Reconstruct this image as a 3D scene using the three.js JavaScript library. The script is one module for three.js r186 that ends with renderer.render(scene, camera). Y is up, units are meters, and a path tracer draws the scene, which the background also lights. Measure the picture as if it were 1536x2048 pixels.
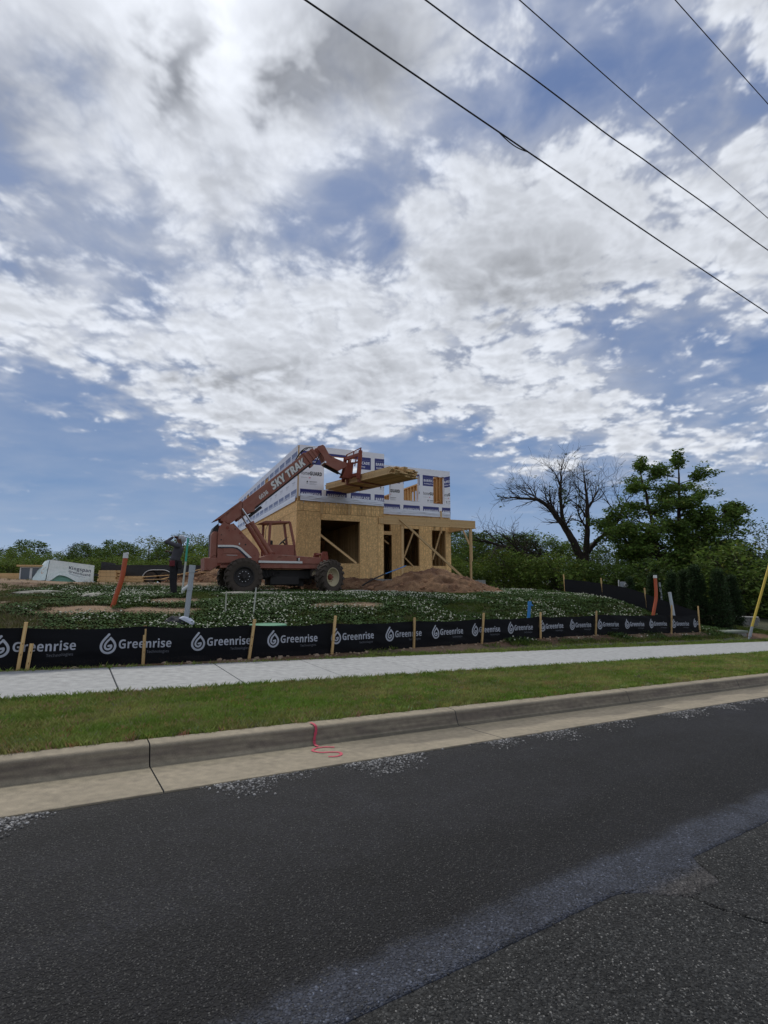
import * as THREE from 'three';
import { mergeGeometries } from 'three/addons/utils/BufferGeometryUtils.js';
import { RoundedBoxGeometry } from 'three/addons/geometries/RoundedBoxGeometry.js';
import { MarchingCubes } from 'three/addons/objects/MarchingCubes.js';
import { FontLoader } from 'three/addons/loaders/FontLoader.js';
import { TextGeometry } from 'three/addons/geometries/TextGeometry.js';

// ---------------------------------------------------------------- camera, renderer, sun
const scene = new THREE.Scene();
const camera = new THREE.PerspectiveCamera(90, 768 / 1024, 0.1, 2500);
camera.position.set(0, 1.35, 0);
camera.rotation.order = 'YXZ';
camera.rotation.x = THREE.MathUtils.degToRad(7.84);
const renderer = new THREE.WebGLRenderer({ antialias: true });
renderer.setSize(768, 1024);
renderer.toneMapping = THREE.LinearToneMapping;
renderer.toneMappingExposure = 1.12;
renderer.shadowMap.enabled = true;

const D2R = Math.PI / 180;
const SUN_AZ = -24.3, SUN_EL = 50;            // azimuth clockwise from straight ahead (-z)
const sunDir = new THREE.Vector3(Math.sin(SUN_AZ * D2R) * Math.cos(SUN_EL * D2R), Math.sin(SUN_EL * D2R), -Math.cos(SUN_AZ * D2R) * Math.cos(SUN_EL * D2R));
const sun = new THREE.DirectionalLight(new THREE.Color().setRGB(1, 0.95, 0.86), 2.0);
sun.position.copy(sunDir).multiplyScalar(120);
sun.castShadow = true;
sun.shadow.radius = 20;
sun.shadow.mapSize.set(2048, 2048);
Object.assign(sun.shadow.camera, { left: -60, right: 60, top: 60, bottom: -60, near: 1, far: 300 });
scene.add(sun, sun.target);

// ---------------------------------------------------------------- random numbers and noise
function rng(seed) { let a = seed >>> 0; return () => { a = (a + 0x6D2B79F5) | 0; let t = Math.imul(a ^ (a >>> 15), 1 | a); t = (t + Math.imul(t ^ (t >>> 7), 61 | t)) ^ t; return ((t ^ (t >>> 14)) >>> 0) / 4294967296; }; }
const PERM = new Uint8Array(512), GX = new Float32Array(256), GY = new Float32Array(256);
{ const r = rng(7); const p = Array.from({ length: 256 }, (_, i) => i); for (let i = 255; i > 0; i--) { const j = Math.floor(r() * (i + 1)); [p[i], p[j]] = [p[j], p[i]]; } for (let i = 0; i < 512; i++) PERM[i] = p[i & 255]; for (let i = 0; i < 256; i++) { const a = r() * Math.PI * 2; GX[i] = Math.cos(a); GY[i] = Math.sin(a); } }
function pn(x, y) {                            // 2-D gradient noise, about -0.7..0.7
  const X = Math.floor(x), Y = Math.floor(y), fx = x - X, fy = y - Y, i = X & 255, j = Y & 255;
  const u = fx * fx * fx * (fx * (fx * 6 - 15) + 10), v = fy * fy * fy * (fy * (fy * 6 - 15) + 10);
  const a = PERM[PERM[i] + j], b = PERM[PERM[i + 1] + j], c = PERM[PERM[i] + j + 1], d = PERM[PERM[i + 1] + j + 1];
  const n0 = GX[a] * fx + GY[a] * fy, n1 = GX[b] * (fx - 1) + GY[b] * fy, n2 = GX[c] * fx + GY[c] * (fy - 1), n3 = GX[d] * (fx - 1) + GY[d] * (fy - 1);
  return n0 + (n1 - n0) * u + (n2 - n0 + (n0 - n1 - n2 + n3) * u) * v;
}
function fbm(x, y, oct, gain = 0.5, lac = 2.03) { let s = 0, a = 1, n = 0; for (let i = 0; i < oct; i++) { s += a * pn(x, y); n += a; a *= gain; const t = x * lac + 17.3; y = y * lac - 9.1; x = t; } return s / n; }
function billow(x, y, oct, gain = 0.5) { let s = 0, a = 1, n = 0; for (let i = 0; i < oct; i++) { s += a * (1 - 2.6 * Math.abs(pn(x, y))); n += a; a *= gain; const t = x * 2.07 + 5.7; y = y * 2.07 + 11.9; x = t; } return s / n; }
const clamp = (x, a = 0, b = 1) => Math.min(b, Math.max(a, x));
const sstep = (a, b, x) => { const t = clamp((x - a) / (b - a)); return t * t * (3 - 2 * t); };
const lerp = (a, b, t) => a + (b - a) * t;
// ---------------------------------------------------------------- sky: air and clouds in world directions
// cloud cover (tenths) every 5 degrees of elevation from 0 and every 6 degrees of azimuth from -42 to 42 where it is known; elsewhere broken cloud
const COVER = [
  [2, 2, 2, 2, 1, 1, 0, 0, 0, 0, 0, 0, 0, 0, 1],
  [2, 2, 2, 2, 1, 1, 1, 0, 0, 1, 1, 1, 1, 1, 2],
  [3, 3, 1, 2, 3, 2, 2, 1, 1, 1, 2, 3, 4, 4, 4],
  [3, 3, 3, 5, 7, 7, 6, 4, 3, 4, 7, 7, 6, 5, 5],
  [4, 4, 5, 7, 8, 9, 9, 9, 9, 8, 7, 7, 3, 3, 4],
  [7, 7, 6, 6, 8, 9, 9, 9, 8, 7, 6, 5, 5, 5, 5],
  [6, 7, 6, 6, 7, 8, 9, 8, 6, 6, 8, 9, 8, 7, 7],
  [4, 6, 6, 7, 7, 5, 5, 5, 7, 8, 9, 9, 7, 6, 6],
  [6, 7, 8, 8, 8, 6, 5, 5, 7, 8, 8, 7, 5, 5, 7],
  [8, 8, 9, 9, 9, 9, 7, 6, 5, 4, 3, 3, 3, 3, 7],
  [8, 8, 9, 10, 9, 9, 8, 8, 5, 4, 3, 4, 4, 5, 7]];
// thick grey bellies: azimuth, elevation, radius in degrees (across, up), strength
const GREY = [[-24, 45.6, 2.6, 4.2, 0.95], [-2, 50.5, 8, 3.8, 1.2], [-9, 48.5, 4, 3, 0.7], [-41, 37.5, 5, 4, 0.8], [14, 33, 7, 2.6, 0.7], [21, 29.5, 8, 2.2, 0.5], [-14, 22.3, 5, 1.3, 0.75], [-18, 40, 3, 4, 0.45], [-33, 44, 5, 5, 0.4]];
function coverAt(az, el) {
  const fx = (az + 42) / 6, fy = el / 5;
  const ins = sstep(-6, 0, fx * 6) * (1 - sstep(84, 92, fx * 6)) * (1 - sstep(50, 58, el));
  if (ins <= 0) return 0.58;
  const x = clamp(fx, 0, 13.999), y = clamp(fy, 0, 9.999), i = Math.floor(x), j = Math.floor(y), a = x - i, b = y - j;
  const c = ((COVER[j][i] * (1 - a) + COVER[j][i + 1] * a) * (1 - b) + (COVER[j + 1][i] * (1 - a) + COVER[j + 1][i + 1] * a) * b) / 10;
  return lerp(0.58, c, ins);
}
const WX = new Float32Array(65536), WY = new Float32Array(65536);
{ const r = rng(19); for (let i = 0; i < 65536; i++) { WX[i] = r(); WY[i] = r(); } }
function cells(x, y) {                         // rounded heaps: 1 at a cell's heart, falling to its rim
  const X0 = Math.floor(x), Y0 = Math.floor(y); let m = 9;
  for (let j = -1; j <= 1; j++) for (let i = -1; i <= 1; i++) { const k = (((Y0 + j) & 255) << 8) | ((X0 + i) & 255), dx = X0 + i + WX[k] - x, dy = Y0 + j + WY[k] - y, d = dx * dx + dy * dy; if (d < m) m = d; }
  return 1 - 1.5 * Math.sqrt(m);
}
function heaps(x, y, oct) { let s = 0, a = 1, n = 0; for (let i = 0; i < oct; i++) { s += a * cells(x, y); n += a; a *= 0.58; const t = x * 2.13 + 3.3; y = y * 2.13 + 8.8; x = t; } return s / n; }
function skyColor(x, y, z, out) {
  const el = Math.asin(clamp(y, -1, 1)) / D2R, az = Math.atan2(x, -z) / D2R;
  const sd = x * sunDir.x + y * sunDir.y + z * sunDir.z, glow = Math.pow(clamp(sd), 14), glow2 = Math.pow(clamp(sd), 90);
  // clear air: deeper blue upward, milky at the horizon
  const h = Math.pow(1 - clamp(y), 3.2), hz = Math.pow(1 - clamp(y), 14);
  let r = 0.085 + 0.13 * h + 0.2 * hz, g = 0.15 + 0.2 * h + 0.15 * hz, b = 0.335 + 0.21 * h + 0.08 * hz;
  r += 0.12 * glow; g += 0.12 * glow; b += 0.1 * glow;
  // the cloud layer, seen in perspective: a soft sheet, and heaped cloud with crisp edges
  const k = 1 / (y + 0.13), px = x * k * 2.1, pz = z * k * 2.1;
  const wx = px + 0.16 * fbm(px * 1.6 + 3.1, pz * 1.6, 3), wz = pz + 0.16 * fbm(px * 1.6 - 8.7, pz * 1.6 + 4.4, 3);
  const mid = fbm(wx * 3.3 + 31, wz * 3.3 + 8, 5, 0.55), big = fbm(wx * 1.1, wz * 1.1, 4, 0.55);
  const cover = coverAt(az + 9 * mid, el + 5 * big * (el > 8 ? 1 : 0.3));
  const puff = heaps(wx * 3.4, wz * 3.4, 5), fine = fbm(wx * 11, wz * 11, 5, 0.62);
  let gr = 0;
  for (const [ga, ge, ra, re, s] of GREY) { const e = ((az - ga + 13 * mid) / ra) ** 2 + ((el - ge + 4 * big + 5 * mid) / re) ** 2; if (e < 9) gr += s * Math.exp(-e * 0.8); }
  gr = clamp(gr * (1 + 0.6 * mid));
  const v1 = clamp(0.2 + 0.7 * cover + 1.0 * fbm(px * 0.8 + 40, pz * 1.1 - 12, 5, 0.55)) * 0.44 * sstep(2, 12, el + 4);
  r = lerp(r, 0.4, v1); g = lerp(g, 0.445, v1); b = lerp(b, 0.54, v1);
  const a1 = sstep(-0.25, 0.4, 1.1 * (cover - 0.52) + 0.7 * big + 0.5 * mid + 0.12 * fine + 0.1 * puff) * 0.82;
  const s1 = clamp(0.5 - 0.8 * big - 1.2 * mid - 0.35 * puff + 0.2 * fine), g1 = (0.22 * glow + 0.25 * glow2) * (1 - gr);
  const l1 = lerp(0.57, 0.27, s1) * (1 - 0.4 * gr);
  r = lerp(r, l1 * 0.95 + g1, a1); g = lerp(g, l1 * 1.0 + g1, a1); b = lerp(b, l1 * 1.12 + g1 * 0.96, a1);
  const d = 1.0 * (cover - 0.67) + 0.55 * big + 0.5 * puff + 0.24 * fine;
  const a = sstep(0, lerp(0.2, 0.6, glow), d) * (1 - 0.45 * glow) * 0.92;
  if (a > 0.003) {
    const sx = sunDir.x * k * 0.05, sz = sunDir.z * k * 0.05;    // how much cloud stands between here and the sun
    const p2 = heaps((wx + sx) * 3.4, (wz + sz) * 3.4, 4);
    const thick = clamp(0.55 * sstep(0.15, 0.75, d) + 0.5 * sstep(-0.3, 0.4, p2 - puff + 0.1) * 0.8 + 0.7 * mid);
    const l = lerp(0.76, 0.34, thick) * (1 - 0.44 * gr) * (1 + 0.12 * puff + 0.1 * fine) + (0.2 * glow + 0.34 * glow2) * (1 - gr);
    r = lerp(r, l * 0.955, a); g = lerp(g, l * 1.0, a); b = lerp(b, l * 1.085, a);
  }
  out[0] = r; out[1] = g; out[2] = b;
}
{
  const W = 4096, Hh = 2048, data = new Float32Array(W * Hh * 4), c = [0, 0, 0];
  for (let j = 0; j < Hh; j++) {
    const el = ((j + 0.5) / Hh - 0.5) * Math.PI, y = Math.sin(el), q = Math.cos(el);
    for (let i = 0; i < W; i++) {
      const k = (j * W + i) * 4;
      if (y < -0.004) { data[k] = 0.2; data[k + 1] = 0.2; data[k + 2] = 0.19; data[k + 3] = 1; continue; }
      const a = ((i + 0.5) / W - 0.5) * Math.PI * 2;
      skyColor(q * Math.cos(a), Math.max(0, y), q * Math.sin(a), c);
      data[k] = c[0]; data[k + 1] = c[1]; data[k + 2] = c[2]; data[k + 3] = 1;
    }
  }
  const t = new THREE.DataTexture(data, W, Hh, THREE.RGBAFormat, THREE.FloatType);
  t.mapping = THREE.EquirectangularReflectionMapping; t.magFilter = THREE.LinearFilter; t.minFilter = THREE.LinearFilter; t.needsUpdate = true;
  scene.background = t; scene.environment = t;
}
// ---------------------------------------------------------------- scene helpers
const counts = {};
function numbered(name) { const n = counts[name] = (counts[name] ?? -1) + 1; return n ? `${name}_${String(n).padStart(3, '0')}` : name; }
function shadows(o) { o.traverse((m) => { if (m.isMesh) { m.castShadow = true; m.receiveShadow = true; } }); return o; }
function tag(o, label, category, group) { o.userData.label = label; o.userData.category = category; if (group) o.userData.group = group; return o; }
function thing(name, label, category, pos = [0, 0, 0], turn = 0, group) { const o = new THREE.Group(); o.name = numbered(name); o.position.set(...pos); o.rotation.y = turn; scene.add(o); return tag(o, label, category, group); }
function structure(o, name) { o.name = numbered(name); o.userData.kind = 'structure'; scene.add(o); return o; }
function stuff(o, name, parent = scene) { o.name = parent === scene ? numbered(name) : name; o.userData.kind = 'stuff'; parent.add(o); return o; }
const plain = (g) => { const n = g.index ? g.toNonIndexed() : g; for (const k of Object.keys(n.attributes)) if (!['position', 'normal', 'uv'].includes(k)) n.deleteAttribute(k); if (!n.attributes.normal) n.computeVertexNormals(); if (!n.attributes.uv) n.setAttribute('uv', new THREE.BufferAttribute(new Float32Array(n.attributes.position.count * 2), 2)); return n; };
function merge(geos) { const l = [].concat(geos); return l.length === 1 ? l[0] : mergeGeometries(l.map(plain)); }
function part(name, geos, mat, parent, label) { const m = new THREE.Mesh(merge(geos), mat); m.name = name; if (label) m.userData.label = label; parent.add(m); return m; }
function dup(root, pos, turn, label, scale) { const r = root.clone(); r.name = numbered(root.name.replace(/_\d{3}$/, '')); r.position.set(...pos); if (turn !== undefined) r.rotation.y = turn; if (scale) r.scale.set(...scale); r.userData = { ...root.userData }; if (label) r.userData.label = label; scene.add(r); return r; }
const V = (x, y, z) => new THREE.Vector3(x, y, z);
// boxes carry uv in metres
function box(w, h, d, x = 0, y = 0, z = 0, rx = 0, ry = 0, rz = 0) {
  const g = new THREE.BoxGeometry(w, h, d), p = g.attributes.position, n = g.attributes.normal, uv = g.attributes.uv;
  for (let i = 0; i < p.count; i++) { const a = Math.abs(n.getX(i)) > 0.5, b = Math.abs(n.getY(i)) > 0.5, x1 = p.getX(i), y1 = p.getY(i), z1 = p.getZ(i); if (a) d > h ? uv.setXY(i, y1, z1) : uv.setXY(i, z1, y1); else if (b) w > d ? uv.setXY(i, z1, x1) : uv.setXY(i, x1, z1); else w > h ? uv.setXY(i, y1, x1) : uv.setXY(i, x1, y1); }
  if (rx) g.rotateX(rx); if (ry) g.rotateY(ry); if (rz) g.rotateZ(rz);
  return g.translate(x, y, z);
}
const span = (x0, x1, y0, y1, z0, z1) => box(Math.abs(x1 - x0), Math.abs(y1 - y0), Math.abs(z1 - z0), (x0 + x1) / 2, (y0 + y1) / 2, (z0 + z1) / 2);
function rbox(w, h, d, r, x = 0, y = 0, z = 0) { return new RoundedBoxGeometry(w, h, d, 2, r).translate(x, y, z); }
// a rectangular bar between two points, its width lying along `side`
function bar(a, b, w, t, side = V(0, 0, 1)) {
  const d = b.clone().sub(a), L = d.length(); d.normalize();
  const s = side.clone().addScaledVector(d, -side.dot(d)).normalize(), n = new THREE.Vector3().crossVectors(s, d);
  const g = box(w, L, t); g.applyMatrix4(new THREE.Matrix4().makeBasis(s, d, n)); const m = a.clone().add(b).multiplyScalar(0.5);
  return g.translate(m.x, m.y, m.z);
}
function rod(a, b, r0, r1 = r0, seg = 12) {
  const d = b.clone().sub(a), L = d.length(), g = new THREE.CylinderGeometry(r1, r0, L, seg);
  g.applyQuaternion(new THREE.Quaternion().setFromUnitVectors(V(0, 1, 0), d.normalize())); const m = a.clone().add(b).multiplyScalar(0.5);
  return g.translate(m.x, m.y, m.z);
}
const tube = (pts, r, seg = 24, rad = 6) => new THREE.TubeGeometry(new THREE.CatmullRomCurve3(pts), seg, r, rad, false);
function prism(pts, z0, z1, bevel = 0) {           // polygon in x, y drawn out along z
  const s = new THREE.Shape(pts.map(([x, y]) => new THREE.Vector2(x, y)));
  const g = new THREE.ExtrudeGeometry(s, { depth: Math.abs(z1 - z0) - 2 * bevel, bevelEnabled: bevel > 0, bevelThickness: bevel, bevelSize: bevel, bevelOffset: -bevel, bevelSegments: 2, steps: 1 });
  return g.translate(0, 0, Math.min(z0, z1) + bevel);
}
function tapered(pts, radii, sides = 6) {          // limb: a tube through pts with its own radius at each
  const pos = [], nor = [], uv = [], idx = []; let prev = V(0.3, 0.1, 1), len = 0;
  for (let i = 0; i < pts.length; i++) {
    const d = pts[Math.min(i + 1, pts.length - 1)].clone().sub(pts[Math.max(i - 1, 0)]).normalize();
    const n = prev.clone().addScaledVector(d, -prev.dot(d)); if (n.lengthSq() < 1e-6) n.set(d.y, -d.x, 0.01); n.normalize(); prev = n;
    const b = new THREE.Vector3().crossVectors(d, n); if (i) len += pts[i].distanceTo(pts[i - 1]);
    for (let k = 0; k <= sides; k++) { const a = k / sides * Math.PI * 2, c = Math.cos(a), s = Math.sin(a); const q = V(n.x * c + b.x * s, n.y * c + b.y * s, n.z * c + b.z * s); nor.push(q.x, q.y, q.z); pos.push(pts[i].x + q.x * radii[i], pts[i].y + q.y * radii[i], pts[i].z + q.z * radii[i]); uv.push(k / sides * radii[0] * 6, len); }
  }
  const w = sides + 1;
  for (let i = 0; i < pts.length - 1; i++) for (let k = 0; k < sides; k++) { const a = i * w + k; idx.push(a, a + 1, a + w, a + 1, a + w + 1, a + w); }
  const g = new THREE.BufferGeometry(); g.setAttribute('position', new THREE.Float32BufferAttribute(pos, 3)); g.setAttribute('normal', new THREE.Float32BufferAttribute(nor, 3)); g.setAttribute('uv', new THREE.Float32BufferAttribute(uv, 2)); g.setIndex(idx); return g;
}
// grid sheet: f(i, j) -> [x, y, z, u, v, (r, g, b)]
function sheet(nu, nv, f, colored) {
  const pos = [], uv = [], col = [], idx = [];
  for (let j = 0; j <= nv; j++) for (let i = 0; i <= nu; i++) { const q = f(i, j); pos.push(q[0], q[1], q[2]); uv.push(q[3], q[4]); if (colored) col.push(q[5], q[6], q[7]); }
  for (let j = 0; j < nv; j++) for (let i = 0; i < nu; i++) { const a = j * (nu + 1) + i; idx.push(a, a + 1, a + nu + 1, a + 1, a + nu + 2, a + nu + 1); }
  const g = new THREE.BufferGeometry(); g.setAttribute('position', new THREE.Float32BufferAttribute(pos, 3)); g.setAttribute('uv', new THREE.Float32BufferAttribute(uv, 2)); if (colored) g.setAttribute('color', new THREE.Float32BufferAttribute(col, 3)); g.setIndex(idx); g.computeVertexNormals(); return g;
}
// ---------------------------------------------------------------- textures
function canvasTex(w, h, draw, srgb = true, repeat = true) {
  const c = document.createElement('canvas'); c.width = w; c.height = h; const x = c.getContext('2d'); draw(x, w, h);
  const t = new THREE.CanvasTexture(c); if (srgb) t.colorSpace = THREE.SRGBColorSpace; if (repeat) t.wrapS = t.wrapT = THREE.RepeatWrapping; t.anisotropy = 8; return t;
}
function pixelTex(w, h, f, srgb = true) {          // f(i, j) -> [r, g, b] 0..255
  const d = new Uint8Array(w * h * 4);
  for (let j = 0; j < h; j++) for (let i = 0; i < w; i++) { const c = f(i, j), k = (j * w + i) * 4; d[k] = clamp(c[0], 0, 255); d[k + 1] = clamp(c[1], 0, 255); d[k + 2] = clamp(c[2], 0, 255); d[k + 3] = 255; }
  const t = new THREE.DataTexture(d, w, h); t.magFilter = THREE.LinearFilter; t.minFilter = THREE.LinearMipmapLinearFilter; t.generateMipmaps = true; t.wrapS = t.wrapT = THREE.RepeatWrapping; if (srgb) t.colorSpace = THREE.SRGBColorSpace; t.needsUpdate = true; return t;
}
const scaled = (t, sx, sy = sx) => { const c = t.clone(); c.repeat.set(sx, sy); c.needsUpdate = true; return c; };
// tileable noise on a w x w torus
function tileNoise(i, j, w, f, seed = 0) { const q = (x, y) => pn(x + seed, y + seed * 1.7); const x = i / w * f, y = j / w * f, a = i / w, b = j / w; return q(x, y) * (1 - a) * (1 - b) + q(x - f, y) * a * (1 - b) + q(x, y - f) * (1 - a) * b + q(x - f, y - f) * a * b; }
const mat = (o) => new THREE.MeshStandardMaterial({ roughness: 0.8, ...o });
const lin = (r, g, b) => new THREE.Color().setRGB(r, g, b);

const asphaltTex = (seed, size, per, stones) => { // stones set in a dark binder; returns colour and height
  const w = size, hgt = new Float32Array(w * w), col = new Float32Array(w * w).fill(0.55), r = rng(seed);
  for (let i = 0; i < w * w; i++) hgt[i] = 0.25 * r();
  for (let n = 0; n < per; n++) {
    const cx = r() * w, cy = r() * w, a = stones[0] + (stones[1] - stones[0]) * Math.pow(r(), 1.5), el = 0.55 + 0.45 * r(), th = r() * Math.PI, ct = Math.cos(th), st = Math.sin(th), pale = r(), hh = 0.4 + 0.6 * r(), R = Math.ceil(a), tone = pale < stones[2] ? 2.0 + 3.0 * r() : 0.22 + 1.15 * r();
    for (let y = -R; y <= R; y++) for (let x = -R; x <= R; x++) { const u = (x * ct + y * st) / a, v = (-x * st + y * ct) / (a * el), q = u * u + v * v; if (q > 1) continue; const k = (((Math.floor(cy) + y) % w + w) % w) * w + ((Math.floor(cx) + x) % w + w) % w; const z = hh * Math.sqrt(1 - q * 0.8); if (z > hgt[k]) { hgt[k] = z; col[k] = tone; } }
  }
  return [hgt, col];
};
// ---------------------------------------------------------------- the lie of the land
// road frame: u runs along the road (downhill to the right), v away from it into the building lot
const HD = 58.5 * D2R, SU = Math.sin(HD), CU = Math.cos(HD), SLOPE = 0.04;
const X = (u, v) => u * SU - v * CU, Z = (u, v) => -(u * CU + v * SU);
const UV = (x, z) => [x * SU + -z * CU, -x * CU + -z * SU];
const along = (u) => u > 60 ? 60 + 40 * Math.tanh((u - 60) / 40) : u < -60 ? -60 - 40 * Math.tanh((-u - 60) / 40) : u;
const roadY = (u) => -SLOPE * along(u);
const LIP = 3.82, FLOW = 4.5, KERB = 4.72, WALK0 = 6.3, WALK1 = 8.05;
const fenceV = (u) => u < 0 ? 8.25 : lerp(8.3, 9.3, sstep(0, 13, u));
const PTS = [[8.6, 0.27], [10, 0.46], [11.4, 0.66], [13, 0.84], [15, 0.95], [16.5, 0.98], [18, 1.02], [19.5, 1.2], [20.5, 1.33], [60, 1.36]];
function lotLevel(v) { if (v <= PTS[0][0]) return PTS[0][1]; for (let i = 1; i < PTS.length; i++) if (v < PTS[i][0]) { const [a, p] = PTS[i - 1], [b, q] = PTS[i]; return lerp(p, q, (v - a) / (b - a)); } return 1.36; }
function groundUV(u, v) {
  const ry = roadY(u);
  if (v < KERB) return ry - 0.35;
  if (v < WALK0) return ry + lerp(0.115, 0.19, (v - KERB) / (WALK0 - KERB));
  if (v < WALK1) return ry + 0.16;
  const verge = ry + 0.2 + 0.1 * (v - WALK1);
  const side = ry + 0.42 + 0.085 * (Math.min(v, 40) - 8.6);                    // the neighbour's lawn beyond the side fence
  let lot = lotLevel(v + 0.35 * pn(u * 0.25, v * 0.25)) + 0.45 * sstep(2, -8, u) * sstep(18, 28, v);
  lot = lerp(verge + 0.03, lot, sstep(8.5, 12.2, v));
  let y = lerp(lot, side, sstep(16.9, 19.6, u));
  y = lerp(verge, y, sstep(8.1, 9.4, v));
  y += 0.05 * fbm(u * 0.45, v * 0.45, 3) * sstep(9, 11, v) + 0.022 * fbm(u * 2.1, v * 2.1, 3) * sstep(8.2, 8.7, v);
  if (v > 45) y = lerp(y, 1.2 - 0.012 * Math.min(v - 45, 150), 0.5);
  return y;
}
const groundY = (x, z) => { const [u, v] = UV(x, z); return groundUV(u, v); };
const onGround = (u, v, dy = 0) => [X(u, v), groundUV(u, v) + dy, Z(u, v)];

// bare clay patches: u, v, radius along u, along v, strength
const BARE = [[0.3, 12.5, 0.8, 0.7, 1], [2.3, 13.9, 0.9, 0.8, 1], [1.6, 12.2, 1.0, 0.6, 1], [-1.1, 13.9, 1.1, 0.8, 0.6], [11.2, 9.9, 1.3, 0.35, 0.9], [15.2, 9.9, 1.4, 0.4, 1], [6.4, 12.2, 1.2, 0.5, 0.9], [13.4, 10.2, 0.8, 0.5, 0.7], [0.2, 17.2, 1.8, 0.6, 0.55], [-2.2, 16.4, 1.6, 0.9, 0.6], [9.5, 18.7, 3.2, 1.2, 0.9], [5.8, 19.8, 5, 0.7, 0.8], [-3, 20, 4, 1.5, 0.55], [12.5, 16.6, 1.4, 1.2, 0.8], [20.2, 8.75, 1.2, 0.3, 1], [4.4, 15.6, 0.9, 0.3, 0.6]];
function bareness(u, v) {
  const n = fbm(u * 1.1, v * 1.1, 4) * 1.7 + 0.9 * fbm(u * 5, v * 5, 3); let b = 0;
  for (const [a, c, ra, rc, s] of BARE) { const e = ((u - a) / ra) ** 2 + ((v - c) / rc) ** 2; if (e < 4) b = Math.max(b, s * sstep(1.5, 0.5, e + n)); }
  if (v > 8.05 && v < 9.5 && u < 18) { const c = fenceV(u); b = Math.max(b, sstep(0.62, 0.12, Math.abs(v - c + 0.08) + 0.4 * n) * sstep(-0.15, 0.2, fbm(u * 0.7 + 9, 3, 2) + 0.2)); }
  if (v > 19.5 && u > -6 && u < 16.5) b = Math.max(b, 0.85 * sstep(19.3, 20.6, v + 0.8 * n));
  if (v > 22 && u <= -2) b = Math.max(b, 0.5 * sstep(0, 0.4, n + 0.2));
  return b;
}
function groundColor(u, v) {
  const n = fbm(u * 0.9 + 3, v * 0.9, 4), m = fbm(u * 4.5, v * 4.5, 3);
  let c = v < WALK0 ? [0.06 + 0.03 * n, 0.075 + 0.03 * n, 0.026] : [0.062 + 0.04 * n + 0.03 * m, 0.068 + 0.03 * n + 0.02 * m, 0.026 + 0.01 * n];
  const dry = sstep(0.05, 0.45, fbm(u * 0.6 + 20, v * 0.8, 4) + 0.25 * sstep(3, -3, u)) * (v > 8 ? 1 : 0.6);
  c = [lerp(c[0], 0.15, dry * 0.6), lerp(c[1], 0.12, dry * 0.6), lerp(c[2], 0.062, dry * 0.6)];
  const b = bareness(u, v), red = sstep(0, 0.35, fbm(u * 0.5 + 50, v * 0.5, 2) + (v < 9.6 ? 0.25 : 0));
  const cl = [lerp(0.36, 0.2, red) * (1 + 0.6 * m), lerp(0.235, 0.105, red) * (1 + 0.6 * m), lerp(0.14, 0.055, red) * (1 + 0.6 * m)];
  return [lerp(c[0], cl[0], b), lerp(c[1], cl[1], b), lerp(c[2], cl[2], b)];
}
const soilTex = pixelTex(512, 512, (() => { const r = rng(21); return (i, j) => { const n = 205 + 60 * tileNoise(i, j, 512, 24) + 60 * tileNoise(i, j, 512, 80, 5) + 40 * (r() - 0.5); return [n, n, n]; }; })());
const soilBump = pixelTex(512, 512, (() => { const r = rng(22); return (i, j) => { const n = 128 + 110 * tileNoise(i, j, 512, 30, 2) + 70 * tileNoise(i, j, 512, 90, 8) + 30 * (r() - 0.5); return [n, n, n]; }; })(), false);
{
  const lines = (a) => { const o = []; for (const [x0, x1, s] of a) for (let x = x0; x < x1 - 1e-6; x += s) o.push(x); o.push(a[a.length - 1][1]); return o; };
  const us = lines([[-420, -60, 30], [-60, -20, 4], [-20, -6, 0.6], [-6, 20, 0.16], [20, 34, 0.5], [34, 80, 3], [80, 420, 34]]);
  const vs = [...lines([[-300, -10, 29], [-10, 4.4, 2.4]]), 4.70, 4.725, ...lines([[4.85, 6.25, 0.14]]), WALK0, WALK0 + 0.01, 7.2, WALK1 - 0.01, WALK1, ...lines([[8.15, 14, 0.15], [14, 24, 0.22], [24, 45, 1], [45, 100, 5], [100, 480, 38]])];
  const g = sheet(us.length - 1, vs.length - 1, (i, j) => { const u = us[i], v = vs[j], c = groundColor(u, v); return [X(u, v), groundUV(u, v), Z(u, v), u, v, c[0], c[1], c[2]]; }, true);
  structure(new THREE.Mesh(g, mat({ vertexColors: true, map: soilTex, bumpMap: soilBump, bumpScale: 0.03, roughness: 1 })), 'ground');
}
// ---------------------------------------------------------------- road, kerb, pavement
const pack = (arr, w, f) => pixelTex(w, w, (i, j) => { const q = f(arr[j * w + i], i, j); return q; });
const [hOld, cOld] = asphaltTex(31, 2048, 200000, [1.8, 6.0, 0.07]);       // 3 m tile, worn surface with pale stones
const [hNew, cNew] = asphaltTex(32, 1024, 62000, [1.4, 4.4, 0.025]);        // 1.7 m tile, fresh dark surface
const sr = (x) => 255 * Math.pow(clamp(x), 1 / 2.2);
const oldMap = pack(cOld, 2048, (c, i, j) => { const v = sr(0.42 * c * (1 + 0.5 * tileNoise(i, j, 2048, 9, 3))); return [v, v, v * 0.985]; });
const oldBump = pixelTex(2048, 2048, (i, j) => { const v = 255 * hOld[j * 2048 + i]; return [v, v, v]; }, false);
const newMap = pack(cNew, 1024, (c, i, j) => { const v = sr(0.42 * c * (1 + 0.4 * tileNoise(i, j, 1024, 7, 6))); return [v, v, v * 1.01]; });
const newBump = pixelTex(1024, 1024, (i, j) => { const v = 255 * hNew[j * 1024 + i]; return [v, v, v]; }, false);
const asphaltOld = new THREE.MeshPhysicalMaterial({ specularIntensity: 0.55, vertexColors: true, map: scaled(oldMap, 1 / 3), bumpMap: scaled(oldBump, 1 / 3), bumpScale: 0.007, roughness: 0.88 });
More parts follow.
